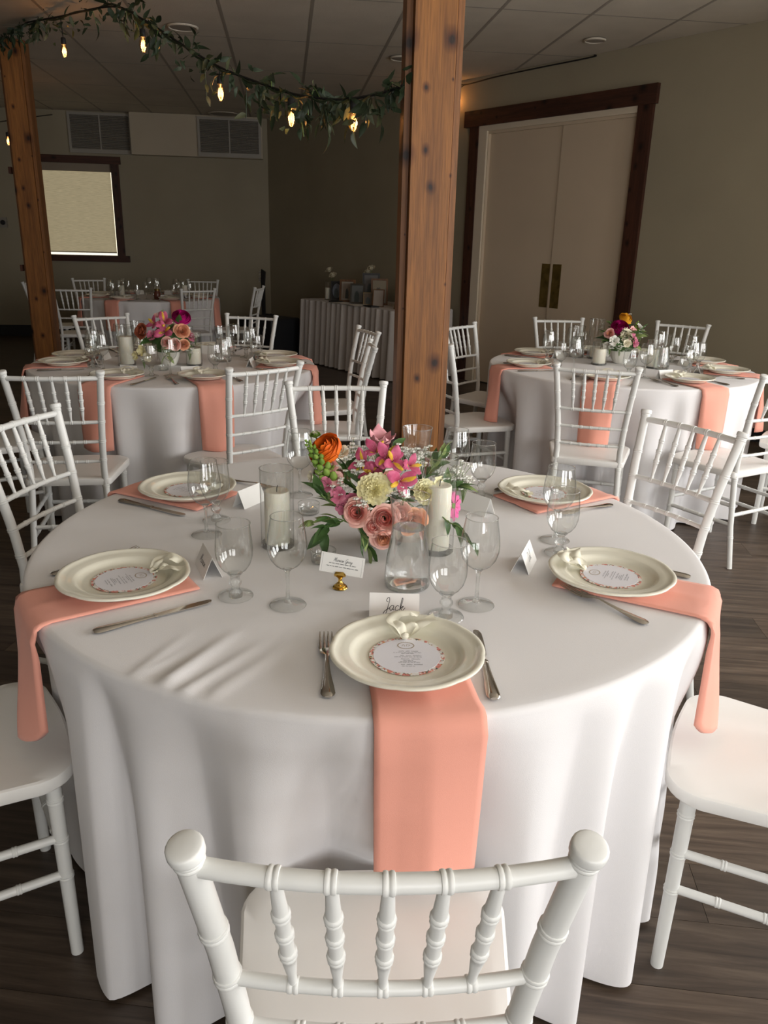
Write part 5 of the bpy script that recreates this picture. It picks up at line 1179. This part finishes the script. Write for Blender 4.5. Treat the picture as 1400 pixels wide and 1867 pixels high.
b=MB(); b.box((-.09,-.012,0),(.09,.012,.20)); o=b.build('standing_book',wd_gold,None,False); o.matrix_world=MT@Matrix.Translation((1.74,.14,TT))@Matrix.Rotation(R(20),4,'Z')@Matrix.Rotation(R(-16),4,'X'); tag(o,'tan book leaning at the front right of the photo table','book')
for u,v_,yw,sx,sy,lab in ((.74,.06,10,.13,.09,'white folded papers lying in front of the brown frame'),(1.08,.05,-12,.16,.10,'pale sheet lying in front of the smallest frame')):
    b=MB(); b.grid(lambda a,c:((a-.5)*sx*2,(c-.5)*sy*2,.002+.006*math.sin(a*3.1)*(.5+.5*c)),8,4); n=len(b.v); b.grid(lambda a,c:((a-.5)*sx*2,(c-.5)*sy*2,.0005+.006*math.sin(a*3.1)*(.5+.5*c)),8,4); o=b.build('loose_paper',M['paper'],None,True,180); o.matrix_world=MT@Matrix.Translation((u,v_,TT))@Matrix.Rotation(R(yw),4,'Z'); tag(o,lab,'paper')
b=MB(); b.box((-.07,-.05,0),(.07,.05,.012)); o=b.build('closed_notebook',M['black'],None,False); o.matrix_world=MT@Matrix.Translation((.60,.09,TT))@Matrix.Rotation(R(15),4,'Z'); tag(o,'black notebook lying flat before the brown frame','book')
b=MB(); b.box((-.10,-.05,0),(.10,.05,.012)); o=b.build('closed_notebook',M['black'],None,False); o.matrix_world=MT@Matrix.Translation((1.30,.07,TT))@Matrix.Rotation(R(-10),4,'Z'); tag(o,'black notebook lying flat before the narrow page frame','book')
def budvase(u,v_,lab,hs):
    r=tag(empty('bud_vase'),lab,'vase','bud vases with cream roses'); r.matrix_world=MT@Matrix.Translation((u,v_,TT))
    MB().lathe([(0,0),(.025,0),(.03,.01),(.028,.05),(.014,.09),(.012,.12),(.015,.13)],24,None,False,False).build('glass_body',M['glass'],r,True,180)
    for k,(dx,h) in enumerate(hs):
        MB().tube([(0,0,.01),(dx*.3,0,h*.6),(dx,0,h)],.003,5).build('flower_stem',M['stem'],r)
        o=fl_rose(r,'rose',.046,PT['cream'],PT['cream'],k); orient(o,Vector((dx,0,h-.01)),(dx*3,-.5,1),1)
budvase(.20,.30,'bud vase with two cream roses at the left end of the photo table',((-.04,.33),(.035,.27)))
budvase(.70,.50,'bud vase with cream roses behind the brown photo frame',((-.03,.33),(.03,.37)))
o=cyl_vase(.20,.042); o.matrix_world=MT@Matrix.Translation((.27,.20,TT)); tag(o,'glass cylinder on the photo table beside the bud vase','vase','glass candle cylinders')
o=candle_root(.13,.035); o.matrix_world=MT@Matrix.Translation((.27,.20,TT+.0095)); tag(o,'cream pillar candle at the left of the photo frames','candle','pillar candles')

# black case and instrument by the corner
b=MB(); b.box((-.30,-.24,.02),(.30,.24,.50)); o=tag(empty('equipment_case'),'black equipment case standing left of the skirted photo table','case'); o.location=(-1.48,9.95,0); o.rotation_euler=(0,0,R(-40))
bb=b.build('case_body',M['navy'],o,False)
bv=bb.modifiers.new('edge','BEVEL'); bv.width=.02; bv.segments=2
for xx in (-.26,.26):
    for yy in (-.2,.2): MB().lathe([(0,0),(.02,0),(.022,.015),(.018,.024),(0,.024)],10,Matrix.Translation((xx,yy,0))).build('case_foot',M['black'],o)
MB().tube([(-.08,0,.50),(-.08,0,.53),(.08,0,.53),(.08,0,.50)],.009,6).build('case_handle',M['black'],o)
g=tag(empty('electric_bass',(-1.62,10.42,0),R(-30)),'dark bass guitar upright on a stand in the room corner','guitar'); g.scale=(.95,.95,.95)
b=MB(); out=[(.0,.30),(.06,.31),(.13,.38),(.16,.46),(.13,.53),(.10,.58),(.13,.66),(.16,.72),(.13,.75),(.07,.69),(.03,.66),(-.03,.66),(-.07,.70),(-.12,.74),(-.15,.70),(-.11,.60),(-.11,.53),(-.16,.46),(-.14,.37),(-.07,.31)]
out=[(x*.9,z-.22) for x,z in out]; b.add([(x,-.02,z) for x,z in out]+[(x,.02,z) for x,z in out],[tuple(range(len(out))),tuple(range(2*len(out)-1,len(out)-1,-1))]+[(i,(i+1)%len(out),len(out)+(i+1)%len(out),len(out)+i) for i in range(len(out))]); b.build('guitar_body',M['navy'],g,False)
b=MB(); b.box((-.026,-.012,.42),(.026,.012,.93)); b.build('guitar_neck',M['black'],g,False)
b=MB(); b.add([(-.03,-.01,.93),(.03,-.01,.93),(.045,-.01,1.07),(-.02,-.01,1.10),(-.03,.01,.93),(.03,.01,.93),(.045,.01,1.07),(-.02,.01,1.10)],[(0,1,2,3),(7,6,5,4),(0,4,5,1),(1,5,6,2),(2,6,7,3),(3,7,4,0)]); b.build('headstock',M['black'],g,False)
for k in range(4): MB().lathe([(.006,0),(.006,.03),(.014,.032),(.014,.042),(0,.044)],8,Matrix.Translation((-.026+.003*k,0,.95+.036*k))@Matrix.Rotation(R(-90),4,'Y')).build('tuning_peg',M['steelbar'],g)
for s in (-1,1): MB().tube([(0,.03,.45),(s*.12,.10,.012)],.009,6).build('stand_leg',M['black'],g)
MB().tube([(0,.03,.45),(0,.26,.012)],.009,6).build('stand_leg',M['black'],g)
MB().tube([(-.10,-.06,.085),(-.08,.03,.07),(.08,.03,.07),(.10,-.06,.085)],.009,6).build('stand_cradle',M['black'],g)
# amber glass on the far table
am=tag(empty('amber_jar',(-2.52,8.80,TZ)),'small brown jar beside the candle on the far round table','jar'); MB().lathe([(0,0),(.03,0),(.036,.01),(.036,.07),(.028,.085),(.028,.095),(0,.096)],20).build('jar_body',plain('brown_jar',(.12,.035,.02),.3),am,True,50)
MB().lathe([(.030,.095),(.030,.11),(0,.112)],16).build('lid',M['brassold'],am,True,40)
if 'knife' in LIB and LIB['knife'].get('label') is None: bpy.data.objects.remove(LIB['knife'])
